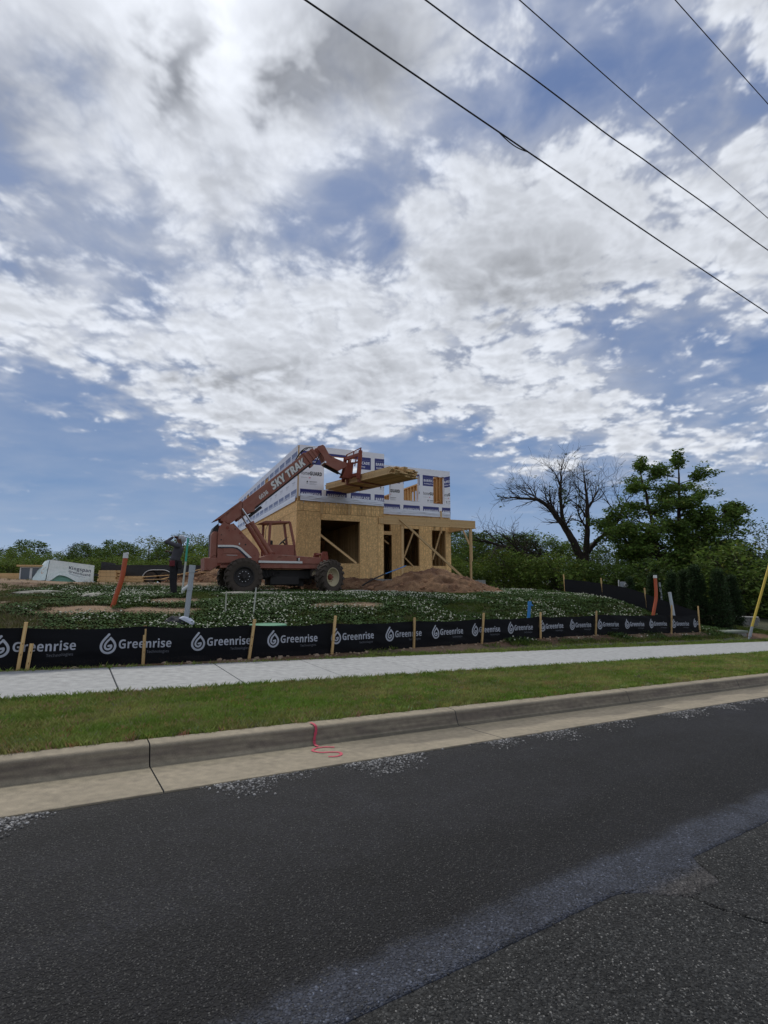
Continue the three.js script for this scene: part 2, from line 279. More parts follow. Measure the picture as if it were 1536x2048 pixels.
const asphaltNew = new THREE.MeshPhysicalMaterial({ specularIntensity: 0.55, vertexColors: true, map: scaled(newMap, 1 / 1.7), bumpMap: scaled(newBump, 1 / 1.7), bumpScale: 0.006, roughness: 0.82 });
// where the newer surface ends: a worn edge with one broken-out hole
const seamBase = (u) => 1.605 + 0.027 * Math.min(u, 12) + 0.012 * fbm(u * 2.3, 1, 4) + 0.006 * pn(u * 14, 4);
const seamV = (u) => { let v = seamBase(u); const hole = sstep(2.26, 2.7, u) * (1 - sstep(2.86, 3.0, u)); v -= hole * (0.2 + 0.05 * pn(u * 9, 8) + 0.02 * pn(u * 23, 5)); return v; };
const road = structure(new THREE.Group(), 'road');
const roadU = (() => { const o = []; for (let u = -200; u < -12; u += 12) o.push(u); for (let u = -12; u < -1; u += 0.5) o.push(u); for (let u = -1; u < 10; u += 0.035) o.push(u); for (let u = 10; u < 40; u += 0.5) o.push(u); for (let u = 40; u <= 208; u += 12) o.push(u); return o; })();
{
  const nv = 70;
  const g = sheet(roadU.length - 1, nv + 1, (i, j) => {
    const u = roadU[i], s = Math.max(0, j - 1) / nv, v0 = seamV(u), v = lerp(v0, LIP + 0.03, s);
    const y = roadY(u) - (j === 0 ? 0.02 : 0) - 0.003 * sstep(0.025, 0, v - v0) - 0.006 * sstep(0.02, 0.06, seamBase(u) - v);
    const n = fbm(u * 1.3, v * 1.9, 4), m = fbm(u * 7, v * 7, 3);
    let base = 0.033 * (1 + 0.8 * n + 0.6 * m) * (1 + 0.9 * fbm(u * 0.45 + 3, v * 0.8 + 7, 3)), c = [base * 0.95, base * 0.97, base * 1.16];
    const worn = sstep(0.1, 0.5, fbm(u * 0.35 + 8, v * 1.4, 3) + 0.18); c = c.map((q) => q * lerp(0.85, 1.2, worn));
    const dark = sstep(0.5, 0.3, Math.abs(v - v0 - 0.42 + 0.12 * n)) * 0.42; c = c.map((q) => q * (1 - dark));
    // dried silt along the seam; its blue tint is a painted sky reflection
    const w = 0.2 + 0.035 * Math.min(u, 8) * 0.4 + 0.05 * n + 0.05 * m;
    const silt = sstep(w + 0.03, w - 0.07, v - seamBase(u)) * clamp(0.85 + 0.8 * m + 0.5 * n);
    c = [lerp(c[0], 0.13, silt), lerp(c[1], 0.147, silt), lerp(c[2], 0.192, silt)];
    const mud = sstep(0.03, 0.1, seamBase(u) - v + 0.04 * m); c = [lerp(c[0], 0.17, mud), lerp(c[1], 0.16, mud), lerp(c[2], 0.152, mud)];
    const grit = sstep(0.3, 0.02, LIP - v + 0.15 * n) * 0.55; c = [lerp(c[0], 0.05, grit), lerp(c[1], 0.048, grit), lerp(c[2], 0.045, grit)];
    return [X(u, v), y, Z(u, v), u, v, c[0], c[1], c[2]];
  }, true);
  part('new_asphalt', g, asphaltNew, road, 'dark newer asphalt with a band of dried silt and painted blue sky reflection along its edge');
}
// the older lane, split by a transverse crack that starts at the hole
const crackU = (v) => 2.62 + 0.06 * pn(v * 3.1, 2) + 0.035 * pn(v * 11, 6) + 0.05 * sstep(1.5, 1.2, v);
const oldTop = (u) => seamV(u) - 0.003;
for (const [a, b, side] of [[-200, 2.6, -1], [2.6, 208, 1]]) {
  const us = side < 0 ? [...roadU.filter((u) => u < 2.3), ...Array.from({ length: 41 }, (_, i) => 2.3 + i * 0.008)] : [...Array.from({ length: 41 }, (_, i) => 2.6 + i * 0.008), ...roadU.filter((u) => u > 2.93)];
  const nv = 60, depth = 9;
  const g = sheet(us.length - 1, nv + 1, (i, j) => {
    const s = j >= nv ? 1 : Math.pow(j / nv, 0.6); let u = us[i]; const v1 = oldTop(u), v = lerp(v1 - depth, v1, s);
    const edge = crackU(v) + side * (0.005 + 0.004 * Math.abs(pn(v * 17, 3)));
    const end = side < 0 ? us[us.length - 1] : us[0], k = sstep(0.3, 0, Math.abs(u - end)); u += (edge - end) * k;
    const at = i === (side < 0 ? us.length - 1 : 0);
    const y = roadY(u) - 0.0045 - (j > nv ? 0.03 : 0) - (at ? 0.012 : 0);
    const n = fbm(u * 0.9, v * 0.9, 4), m = fbm(u * 6, v * 6, 3), base = 0.062 * (1 + 0.5 * n + 0.25 * m);
    return [X(u, v), y, Z(u, v), u, v, base * 0.97, base, base * 1.03];
  }, true);
  part('old_asphalt', g, asphaltOld, road, 'older grey asphalt with pale stones showing');
}
{
  const g = sheet(40, 2, (i, j) => { const u = -200 + i * 10.2, v = -7.8 + j * 6; return [X(u, v), roadY(u) - 0.045, Z(u, v), u, v]; });
  part('road_base', g, mat({ color: lin(0.012, 0.012, 0.012), roughness: 1 }), road);
}
// kerb and gutter, cast in lengths with open joints
const PROFILE = (() => {
  const p = [[LIP, -0.2], [LIP, 0.006], [LIP + 0.012, 0.012]];
  for (let i = 1; i <= 12; i++) p.push([lerp(LIP + 0.012, FLOW - 0.03, i / 12), lerp(0.012, -0.022, i / 12)]);
  for (let i = 1; i <= 5; i++) { const a = i / 5 * 1.35; p.push([FLOW - 0.03 + 0.035 * Math.sin(a), -0.022 + 0.035 * (1 - Math.cos(a))]); }
  for (let i = 1; i <= 9; i++) p.push([lerp(FLOW + 0.005, FLOW + 0.035, i / 9), lerp(0.006, 0.088, i / 9)]);
  for (let i = 1; i <= 6; i++) { const a = i / 6 * 1.45; p.push([FLOW + 0.035 + 0.04 * (1 - Math.cos(a)), 0.088 + 0.036 * Math.sin(a)]); }
  p.push([KERB - 0.06, 0.126], [KERB - 0.012, 0.124], [KERB, 0.115], [KERB, -0.2]); return p;
})();
const concreteBump = pixelTex(512, 512, (() => { const r = rng(61); return (i, j) => { const n = 128 + 60 * tileNoise(i, j, 512, 60) + 80 * (r() - 0.5) + 40 * tileNoise(i, j, 512, 150, 4); return [n, n, n]; }; })(), false);
const concreteTex = pixelTex(512, 512, (() => { const r = rng(62); return (i, j) => { const n = 222 + 40 * tileNoise(i, j, 512, 12) + 30 * tileNoise(i, j, 512, 60, 9) + 30 * (r() - 0.5); return [n, n, n]; }; })());
const kerbMat = mat({ vertexColors: true, map: scaled(concreteTex, 1.4), bumpMap: scaled(concreteBump, 1.4), bumpScale: 0.003, roughness: 0.85 });
const kerb = structure(new THREE.Group(), 'kerb');
for (let k = -5; k < 14; k++) {
  const u0 = 0.64 + 3.05 * k + 0.005, u1 = u0 + 3.04, near = k > -2 && k < 4, nu = near ? 90 : 20, np = PROFILE.length;
  let len = [0]; for (let i = 1; i < np; i++) len.push(len[i - 1] + Math.hypot(PROFILE[i][0] - PROFILE[i - 1][0], PROFILE[i][1] - PROFILE[i - 1][1]));
  const tone = 1 + 0.06 * pn(k * 3.7, 1.1);
  const g = sheet(nu, np + 1, (i, jj) => {
    const j = clamp(jj - 1, 0, np - 1), u = lerp(u0, u1, i / nu), [v, e] = PROFILE[j], cap = jj === 0 || jj === np + 1;
    const n = fbm(u * 1.1, v * 4, 4), streak = fbm(u * 2.2 + 7, e * 30, 4), m = fbm(u * 9, len[j] * 9, 3);
    let c = [0.325 * tone, 0.276 * tone, 0.195 * tone];
    const onFace = sstep(-0.01, 0.015, e) * sstep(0.125, 0.085, e + 0.02 * streak) * (v > FLOW - 0.02 ? 1 : 0);
    const grime = onFace * clamp(0.66 + 1.7 * streak + 1.0 * fbm(u * 0.6 + 3, 5, 2) + 0.9 * m);
    c = [lerp(c[0], 0.17, grime), lerp(c[1], 0.138, grime), lerp(c[2], 0.106, grime)];
    const silt = sstep(0.16, 0.02, Math.abs(v - FLOW + 0.1) + 0.12 * n) * 0.55 * (v < FLOW ? 1 : 0); c = [lerp(c[0], 0.2, silt), lerp(c[1], 0.175, silt), lerp(c[2], 0.115, silt)];
    const wet = v < FLOW ? sstep(-0.06, 0.02, (v - 4.16) * 1.1 + 0.5 * fbm(u * 0.7 + 2.2, v * 2.2, 3) + 0.04 + 0.06 * n) * sstep(1.8, 2.8, u) : 0; c = c.map((q) => q * (1 - 0.42 * wet));
    c = c.map((q) => q * (1 + 0.32 * n + 0.3 * m));
    return [X(u, v), roadY(u) + (cap ? -0.2 : e), Z(u, v), u, len[j], c[0], c[1], c[2]];
  }, true);
  const endShape = (u) => { const s = new THREE.Shape(PROFILE.map(([v, e]) => new THREE.Vector2(v, e))), q = new THREE.ShapeGeometry(s), p = q.attributes.position; for (let i = 0; i < p.count; i++) { const v = p.getX(i), e = p.getY(i); p.setXYZ(i, X(u, v), roadY(u) + e, Z(u, v)); } q.computeVertexNormals(); const col = new Float32Array(p.count * 3).fill(0.2); q.setAttribute('color', new THREE.BufferAttribute(col, 3)); return q.toNonIndexed(); };
  part('kerb_section', mergeGeometries([g.toNonIndexed(), endShape(u0), endShape(u1)]), kerbMat, kerb);
}
// sprayed survey mark across kerb and gutter
{
  const paint = mat({ color: lin(0.42, 0.035, 0.07), roughness: 0.7 });
  const gutterE = (v) => v < FLOW - 0.03 ? lerp(0.012, -0.022, clamp((v - LIP) / (FLOW - 0.03 - LIP))) : v < FLOW + 0.005 ? -0.01 : v < FLOW + 0.035 ? lerp(0.006, 0.088, (v - FLOW - 0.005) / 0.03) : 0.127;
  const ribbon = (pts, w) => { const c = new THREE.CatmullRomCurve3(pts), n = 60; return sheet(n, 1, (i, j) => { const t = i / n, p = c.getPoint(t), d = c.getTangent(t), up = V(0, 1, 0), sd = new THREE.Vector3().crossVectors(d, Math.abs(d.y) > 0.8 ? V(-CU, 0, -SU) : up).normalize(), k = (j - 0.5) * w * (1 + 0.5 * pn(i * 0.7, w * 90)); return [p.x + sd.x * k, p.y + sd.y * k, p.z + sd.z * k, t, j]; }); };
  const S = [[2.12, 4.30], [2.04, 4.35], [1.95, 4.34], [1.905, 4.28], [1.94, 4.2], [2.02, 4.165], [2.08, 4.12], [2.06, 4.05], [2.0, 4.02], [1.94, 4.045]].map(([u, v]) => V(X(u, v), roadY(u) + gutterE(v) + 0.005, Z(u, v)));
  const L = [[2.0, 4.38, -0.012], [2.0, 4.455, -0.014], [2.01, 4.494, 0.004], [2.022, 4.508, 0.04], [2.04, 4.525, 0.082], [2.045, 4.545, 0.115], [2.04, 4.572, 0.129], [2.03, 4.64, 0.131]].map(([u, v, e]) => V(X(u, v - 0.004), roadY(u) + e + 0.005, Z(u, v - 0.004)));
  const t = thing('paint_mark', 'red sprayed S mark and line across the concrete kerb and gutter', 'paint mark');
  part('letter_stroke', ribbon(S, 0.024), paint, t); part('line_stroke', ribbon(L, 0.026), paint, t);
}
// pavement slabs
const walkMat = mat({ map: scaled(concreteTex, 0.8), bumpMap: scaled(concreteBump, 1.6), bumpScale: 0.0025, roughness: 0.86, vertexColors: true });
const pavement = structure(new THREE.Group(), 'pavement');
for (let k = -8; k < 46; k++) {
  const u0 = 0.565 + 1.38 * k + 0.006, u1 = u0 + 1.368, tone = 0.42 * (1 + 0.05 * pn(k * 2.9, 4.2)), nu = k < 12 ? 14 : 4, nv = 16;
  const us = [u0, u0, u0 + 0.008, ...Array.from({ length: nu - 1 }, (_, i) => lerp(u0 + 0.008, u1 - 0.008, (i + 1) / nu)), u1 - 0.008, u1, u1];
  const vs = [WALK0, WALK0, WALK0 + 0.01, ...Array.from({ length: nv - 1 }, (_, i) => lerp(WALK0 + 0.01, WALK1 - 0.01, (i + 1) / nv)), WALK1 - 0.01, WALK1, WALK1];
  const g = sheet(us.length - 1, vs.length - 1, (i, j) => {
    const u = us[i], v = vs[j], out = i === 0 || j === 0 || i === us.length - 1 || j === vs.length - 1, rim = i === 1 || j === 1 || i === us.length - 2 || j === vs.length - 2;
    const stain = sstep(0.32, 0.5, fbm(u * 0.8 + 5, v * 1.3, 4)) * 0.28 + 0.3 * sstep(0.12, 0.03, Math.min(v - WALK0, WALK1 - v) + 0.12 * fbm(u * 4, v * 4, 3));
    const c = tone * (1 + 0.09 * fbm(u * 2, v * 2, 3));
    return [X(u, v), roadY(u) + lerp(0.205, 0.235, (v - WALK0) / (WALK1 - WALK0)) - (out ? 0.09 : rim ? 0.008 : 0), Z(u, v), u, v, lerp(c * 0.985, 0.26, stain), lerp(c, 0.22, stain), lerp(c * 0.985, 0.16, stain)];
  }, true);
  part('slab', g, walkMat, pavement);
}
// ---------------------------------------------------------------- timber and sheathing materials
const osbTex = canvasTex(1024, 1024, (x, w, h) => {
  const r = rng(71); x.fillStyle = '#bda070'; x.fillRect(0, 0, w, h);
  for (let i = 0; i < 5200; i++) {
    const L = 30 + 90 * r(), B = 5 + 16 * r(), a = (r() < 0.75 ? Math.PI / 2 : 0) + (r() - 0.5) * 1.3, cx = r() * w, cy = r() * h, t = r(), k = 0.75 + 0.5 * r();
    x.fillStyle = `rgba(${Math.round((168 + 60 * t) * k)},${Math.round((138 + 58 * t) * k)},${Math.round((90 + 54 * t) * k)},0.42)`;
    for (const ox of [-w, 0, w]) for (const oy of [-h, 0, h]) { if (Math.abs(cx + ox - w / 2) > w / 2 + 130 || Math.abs(cy + oy - h / 2) > h / 2 + 130) continue; x.save(); x.translate(cx + ox, cy + oy); x.rotate(a); x.beginPath(); x.moveTo(-L / 2, -B / 2); x.lineTo(L / 2, -B / 3); x.lineTo(L / 2 - 6, B / 2); x.lineTo(-L / 2 + 5, B / 2.4); x.fill(); x.restore(); }
  }
  for (let i = 0; i < 260; i++) { x.fillStyle = 'rgba(60,38,18,0.5)'; x.fillRect(r() * w, r() * h, 3 + 10 * r(), 2 + 4 * r()); }
});
const woodTex = canvasTex(256, 1024, (x, w, h) => {
  const r = rng(72); x.fillStyle = '#d9c294'; x.fillRect(0, 0, w, h);
  for (let i = 0; i < 420; i++) { const px = r() * w, t = r(); x.strokeStyle = `rgba(${140 + 60 * t},${100 + 60 * t},${55 + 50 * t},0.3)`; x.lineWidth = 0.6 + 2 * r(); x.beginPath(); let q = px; x.moveTo(q, 0); for (let y = 0; y <= h; y += 64) { q = px + 5 * Math.sin(y / 160 + i); x.lineTo(q, y); } x.stroke(); }
  for (let i = 0; i < 9; i++) { x.fillStyle = 'rgba(90,52,24,0.75)'; x.beginPath(); x.ellipse(r() * w, r() * h, 6 + 6 * r(), 9 + 9 * r(), 0, 0, 7); x.fill(); }
});
const osb = [0.86, 1, 1.1].map((k) => mat({ map: scaled(osbTex, 1 / 1.25), color: lin(k * 1.2, k * 1.12, k * 1.05), roughness: 0.85 }));
const lumberMats = [0.82, 0.95, 1.06].map((k) => mat({ map: scaled(woodTex, 3, 0.7), color: lin(k * 1.08, k * 1.06, k * 1.06), roughness: 0.8 }));
const lumberAlong = lumberMats;
const brownBoard = mat({ map: scaled(osbTex, 0.6), color: lin(0.62, 0.5, 0.38), roughness: 0.9 });
const slabMat = mat({ map: scaled(concreteTex, 0.7), bumpMap: scaled(concreteBump, 1), bumpScale: 0.004, color: lin(0.34, 0.33, 0.31), roughness: 0.9 });

// house wrap: one repeat of the printed sheet is 1.2 m wide and 2.55 m tall
const wrapPrint = (face, ink, dark, red, white) => canvasTex(1024, 2048, (x, w, h) => {
  const r = rng(73), M = w / 1.2, yy = (m) => h - (m / 2.55) * h;              // m metres above the foot of the sheet
  x.fillStyle = face; x.fillRect(0, 0, w, h);
  for (let i = 0; i < 2500; i++) { x.fillStyle = `rgba(${r() < 0.5 ? '90,95,110' : '255,255,255'},0.05)`; x.fillRect(r() * w, r() * h, 20 + 60 * r(), 1 + 2 * r()); }
  const block = (y0, y1, words) => {
    x.fillStyle = ink; x.fillRect(0.1 * M, yy(y1), 1.0 * M, yy(y0) - yy(y1));
    x.fillStyle = white; x.fillRect(0.16 * M, yy(y1 - 0.13), 0.88 * M, 3); x.textAlign = 'left';
    if (words) { x.font = 'bold 150px sans-serif'; x.fillText('BARRICADE', 0.15 * M, yy(y0 + 0.24), 0.9 * M); x.font = 'italic bold 74px serif'; x.fillText('Building Wrap', 0.17 * M, yy(y0 + 0.1), 0.84 * M); }
  };
  block(1.7, 2.28, true); block(0.02, 0.56, true);
  x.textAlign = 'left'; x.fillStyle = dark; x.font = '180px sans-serif'; x.fillText('home', 0.12 * M, yy(1.2), 0.4 * M); x.font = 'bold 180px sans-serif'; x.fillText('GUARD', 0.52 * M, yy(1.2), 0.58 * M); x.strokeStyle = dark; x.lineWidth = 12; x.strokeText('GUARD', 0.52 * M, yy(1.2), 0.58 * M); x.lineWidth = 5; x.font = '180px sans-serif'; x.strokeText('home', 0.12 * M, yy(1.2), 0.4 * M);
  x.fillRect(0.13 * M, yy(1.08), 0.3 * M, 7); x.fillStyle = red; x.font = 'bold 70px sans-serif'; x.fillText('BP', 0.48 * M, yy(1.05)); x.fillStyle = dark;
  x.beginPath(); x.arc(0.42 * M, yy(0.9), 0.035 * M, 0, 7); x.fill(); for (let i = 0; i < 5; i++) { x.globalAlpha = i ? 0.45 : 0.9; x.fillRect(0.52 * M, yy(0.92 - 0.035 * i), (0.36 - 0.06 * (i % 3)) * M, i ? 8 : 16); x.fillRect(0.37 * M, yy(0.84 - 0.03 * (i % 2)), 0.1 * M, 6); } x.globalAlpha = 1;
});
const wrapTex = wrapPrint('#e9e9ee', '#1e2570', '#050508', '#b8203a', '#f2f2f8');
const wrapMat = mat({ map: wrapTex, roughness: 0.32 });
const wrapSide = new THREE.MeshPhysicalMaterial({ map: wrapTex, roughness: 0.32, transmission: 0.3, thickness: 0, side: THREE.DoubleSide });
const wrapPlain = mat({ color: lin(0.6, 0.63, 0.69), roughness: 0.45 });

// ---------------------------------------------------------------- house under construction
// local frame: x along the front, -z to the back, y = 0 at the top of the slab
const house = thing('house_frame', 'two-storey house under construction with printed white wrap above bare sheathing panels', 'house', [-3.83, 1.52, -22.3], 24.6 * D2R);
const HW = 9.4, HDp = 16.6, STEP = 2.4, BX = 4.2, T1 = 3.4, T2 = 5.93;
{
  const r = rng(75), pick = (a) => a[Math.floor(r() * a.length)];
  const stud = (name, g, along = false) => part(name, g, pick(along ? lumberAlong : lumberMats), house);
  // slab
  const foot = [[0, 0], [BX, 0], [BX, -STEP], [HW, -STEP], [HW, -HDp], [0, -HDp]];
  const flat = (pts, y0, y1) => { const s = new THREE.Shape(pts.map(([x, z]) => new THREE.Vector2(x, -z))); const g = new THREE.ExtrudeGeometry(s, { depth: y1 - y0, bevelEnabled: false }); g.rotateX(-Math.PI / 2); return g.translate(0, y0, 0); };
  part('foundation', flat(foot.map(([x, z]) => [x + (x ? 0.02 : -0.02), z + (z < -3 ? -0.02 : 0.02)]), -0.9, 0), slabMat, house);
  part('porch_slab', span(BX + 0.03, HW + 0.35, -0.7, -0.05, 0.25, -STEP + 0.015), slabMat, house);
  part('floor_deck', flat(foot.map(([x, z]) => [x === 0 ? 0.16 : x - 0.16, z > -1 ? z - 0.16 : z < -10 ? z + 0.16 : z - 0.16]), 3.02, 3.36), brownBoard, house);
  // sheathing: each panel is its own board, joints 4 mm open
  const GAP = 0.007;
  const front = (z, rects) => { for (const [x0, x1, y0, y1] of rects) part('sheathing_panel', box(x1 - x0 - 2 * GAP, y1 - y0 - 2 * GAP, 0.012, (x0 + x1) / 2, (y0 + y1) / 2, z - 0.006 + 0.002 * r()), pick(osb), house); };
  const row = (x0, x1, y0, y1, ws) => { const o = []; let x = x0, i = 0; while (x < x1 - 0.02) { const w = Math.min(ws[i++ % ws.length], x1 - x); o.push([x, x + w, y0, y1]); x += w; } return o; };
  front(0, [[0, 1.11, 0, 2.98], [0, 0.3, 2.98, 3.42], [0.3, 1.11, 2.98, 3.42], [1.11, 2.99, 2.61, 2.9], [1.11, 2.99, 0, 0.69], [2.99, 3.9, 0, 2.9], [3.9, BX, 0, 2.9], ...row(1.11, BX, 2.9, 3.42, [0.2, 0.17, 0.34, 0.22, 0.17, 0.2, 0.12, 0.33])]);
  front(-STEP, [[BX, 5.0, 0, T1], [5.0, 5.75, 2.92, T1], [5.75, 6.48, 0, 3.0], [5.75, 6.48, 3.0, T1], [6.48, 7.4, 0, 0.71], [6.48, 7.4, 2.68, T1], [7.4, 8.2, 0, 2.95], [7.4, 8.2, 2.95, T1], [8.2, 9.05, 0, 0.73], [8.2, 9.05, 2.65, T1], [9.05, HW, 0, T1]]);
  const sidePanels = (x, z0, z1, y0, y1, n, skip = () => false) => { for (let i = 0; i < n; i++) { const a = lerp(z0, z1, i / n), b = lerp(z0, z1, (i + 1) / n); if (!skip(i)) part('sheathing_panel', box(0.012, y1 - y0 - 2 * GAP, Math.abs(b - a) - 2 * GAP, x + 0.002 * r(), (y0 + y1) / 2, (a + b) / 2), pick(osb), house); } };
  sidePanels(0.006, -0.012, -HDp, 0, 2.98, 14); sidePanels(0.006, -0.012, -HDp, 2.98, 3.42, 7);
  sidePanels(HW - 0.006, -STEP - 0.012, -HDp, 0, 3.4, 12);
  sidePanels(BX - 0.006, -0.012, -STEP, 0, 3.4, 2);
  for (const [x0, x1, y0, y1] of [[0, 2.2, 0, T1], [2.2, 2.75, 0, T1], [2.75, 3.3, 0, 0.9], [2.75, 3.3, 1.9, T1], [3.3, 5.4, 0, T1], [5.4, 6.6, 0, T1], [6.6, HW, 0, T1]]) part('sheathing_panel', box(x1 - x0 - 0.004, y1 - y0, 0.012, (x0 + x1) / 2, (y0 + y1) / 2, -HDp + 0.006), pick(osb), house);
  // upper walls: board and wrap cut out round the window openings
  const cut = (x0, x1, y0, y1, holes, depth) => { const s = new THREE.Shape([[x0, y0], [x1, y0], [x1, y1], [x0, y1]].map(([a, b]) => new THREE.Vector2(a, b))); for (const [a, b, c, d] of holes) s.holes.push(new THREE.Path([[a, c], [a, d], [b, d], [b, c]].map(([p, q]) => new THREE.Vector2(p, q)))); return new THREE.ExtrudeGeometry(s, { depth, bevelEnabled: false }); };
  const printUV = (g, off = 0) => { const p = g.attributes.position, uv = g.attributes.uv; for (let i = 0; i < p.count; i++) uv.setXY(i, (p.getX(i) - off) / 1.2, clamp((p.getY(i) - T1) / 2.55, 0.001, 0.995)); return g; };
  const wA = [[1.2, 2.98, 3.97, 5.58]], wB = [[4.75, 5.69, 4.17, 5.4], [6.47, 7.41, 4.2, 5.62], [8.31, 9.02, 4.14, 5.66]], wL = [[6.2, 7.1, 4.5, 5.62], [12.2, 13.1, 4.5, 5.62]];
  part('house_wrap', printUV(cut(0.05, BX + 0.02, 3.62, T2 + 0.03, wA, 0.003), 0.02).translate(0, 0, 0.004), wrapMat, house, 'white wrap printed with blue blocks and black lettering');
  part('house_wrap', printUV(cut(BX + 0.01, HW, 3.5, T2 + 0.12, wB, 0.003), 0.35).translate(0, 0, -STEP + 0.004), wrapMat, house, 'white wrap printed with blue blocks and black lettering');
  part('upper_board', cut(0.02, BX, 3.42, T2, wA, 0.012).translate(0, 0, -0.013), brownBoard, house);
  part('upper_board', cut(BX, HW, 3.42, T2 + 0.08, wB, 0.012).translate(0, 0, -STEP - 0.013), brownBoard, house);
  const lw = printUV(cut(0, HDp, 3.55, T2 + 0.02, wL, 0.003)); lw.rotateY(Math.PI / 2); lw.translate(-0.012, 0, 0); part('house_wrap', lw, wrapSide, house, 'printed wrap stretched over open studs');
  const rb = cut(STEP, HDp, 3.42, T2 + 0.05, [[6.3, 7.2, 4.3, 5.6]], 0.012); rb.rotateY(Math.PI / 2); rb.translate(HW - 0.014, 0, 0); part('upper_board', rb, brownBoard, house);
  const rw = printUV(cut(STEP, HDp, 3.42, T2 + 0.06, [[6.3, 7.2, 4.3, 5.6]], 0.003)); rw.rotateY(Math.PI / 2); rw.translate(HW + 0.001, 0, 0); part('house_wrap', rw, wrapMat, house);
  const sb = cut(0, STEP, 3.42, T2, [], 0.012); sb.rotateY(Math.PI / 2); part('upper_board', sb.translate(BX - 0.014, 0, 0), brownBoard, house);
  // loose lower flaps of the wrap, hanging in folds
  const flap = (x0, x1, top, bot, z, seed, m = wrapPlain) => { const n = Math.round((x1 - x0) * 26), rr = rng(seed), ph = rr() * 9; return part('wrap_flap', sheet(n, 9, (i, j) => { const x = lerp(x0, x1, i / n), s = j / 9, y = lerp(top(x), bot(x), s); const f = fbm(x * 1.4 + ph, s * 5 + x * 0.5, 4); return [x, y + 0.02 * f, z + 0.012 + 0.16 * Math.abs(f) * Math.sin(Math.PI * Math.min(1, s * 1.2)) + 0.03 * fbm(x * 0.8 + ph, s * 9 + x * 0.3, 3) + 0.05 * s, x, s]; }), m, house); };
  flap(0.12, BX - 0.02, (x) => 3.74 + 0.05 * pn(x * 1.3, 1) - 0.02 * x, (x) => 3.43 + 0.02 * pn(x * 2, 5) - 0.006 * x, 0.008, 5);
  flap(BX + 0.05, HW - 0.05, (x) => 3.72 + 0.02 * pn(x, 3), (x) => 3.4 + 0.02 * pn(x * 2, 7), -STEP + 0.008, 6);
  { const n = 300; part('wrap_flap', sheet(n, 9, (i, j) => { const t = lerp(0.15, HDp - 0.1, i / n), s = j / 9, y = lerp(3.68 + 0.05 * pn(t * 1.1, 8), 3.42, s), f = fbm(t * 1.3, s * 4 + t * 0.7, 4); return [-0.02 - 0.05 * Math.abs(f) * Math.sin(Math.PI * Math.min(1, s * 1.2)) - 0.04 * s, y, -t, t, s]; }), wrapPlain, house); }
  // folded wrap returns and timber sills round the openings
  for (const [h, z] of [...wA.map((w) => [w, 0]), ...wB.map((w) => [w, -STEP])]) {
    const [a, b, c, d] = h; part('opening_return', [span(a - 0.002, a + 0.012, c, d, z - 0.15, z - 0.002), span(b - 0.012, b + 0.002, c, d, z - 0.15, z - 0.002), span(a + 0.012, b - 0.012, c - 0.002, c + 0.012, z - 0.15, z + 0.014)], wrapPlain, house);
  }
  // studs and plates of the upper walls
  const W = 0.038, Dp = 0.14, sy0 = 3.42;
  const inHole = (x, holes) => holes.some(([a, b]) => x > a + 0.02 && x < b - 0.02);
  const frontStuds = (x0, x1, z, top, holes) => {
    for (let x = x0 + 0.02; x < x1; x += 0.406) { if (!inHole(x, holes)) stud('stud', span(x - W / 2, x + W / 2, sy0 + 0.04, top - 0.08, z - 0.016, z - 0.016 - Dp)); else for (const [a, b, c, d] of holes) if (x > a && x < b) { stud('cripple_stud', span(x - W / 2, x + W / 2, sy0 + 0.04, c - 0.042, z - 0.016, z - 0.016 - Dp)); } }
    for (const [a, b, c, d] of holes) { stud('trimmer', span(a - W - 0.004, a - 0.004, sy0 + 0.04, d, z - 0.018, z - 0.018 - Dp)); stud('trimmer', span(b + 0.004, b + W + 0.004, sy0 + 0.04, d, z - 0.018, z - 0.018 - Dp)); stud('sill', span(a, b, c - 0.04, c - 0.003, z - 0.018, z - 0.018 - Dp), true); stud('header', span(a - W, b + W, d + 0.003, Math.min(top - 0.081, d + 0.2), z - 0.018, z - 0.018 - Dp), true); }
    stud('top_plate', span(x0, x1, top - 0.078, top, z - 0.016, z - 0.016 - Dp), true); stud('bottom_plate', span(x0, x1, sy0, sy0 + 0.038, z - 0.016, z - 0.016 - Dp), true);
  };
  frontStuds(0.16, BX - 0.02, 0, T2, wA); frontStuds(BX + 0.16, HW - 0.16, -STEP, T2 + 0.08, wB); frontStuds(0.16, HW - 0.16, -HDp + 0.17, T2, [[2.0, 3.0, 4.3, 5.5], [5.6, 6.6, 4.3, 5.5]]);
  const sideStuds = (x, z0, z1, top) => { for (let z = z0; z > z1; z -= 0.406) stud('stud', span(x, x + Dp, sy0 + 0.04, top - 0.08, z - W, z)); stud('top_plate', span(x, x + Dp, top - 0.078, top, z0, z1)); stud('bottom_plate', span(x, x + Dp, sy0, sy0 + 0.038, z0, z1)); };
  sideStuds(0.006, -0.02, -HDp, T2); sideStuds(HW - 0.016 - Dp, -STEP - 0.02, -HDp, T2 + 0.05); sideStuds(BX - 0.016 - Dp, -0.2, -STEP, T2 - 0.002);
  for (let i = 0; i < 9; i++) stud('blocking', span(HW - 0.016 - Dp, HW - 0.02, 4.45 + 0.04 * (i % 2), 4.49 + 0.04 * (i % 2), -STEP - 1.4 - 0.406 * (i * 2), -STEP - 1.04 - 0.406 * (i * 2)), true);
  // lower storey studs seen through the openings
  const low = (x, z, a) => stud('stud', a ? span(x, x + Dp, 0.04, 2.98, z, z - W) : span(x, x + W, 0.04, 2.98, z, z - Dp));
  for (let x = 4.4; x < HW; x += 0.406) if (!((x > 4.98 && x < 5.75) || (x > 6.4 && x < 7.4) || (x > 8.15 && x < 9.05))) low(x, -STEP - 0.016, false);
  for (let z = -STEP - 0.3; z > -HDp; z -= 0.406) low(HW - 0.16, z, true);
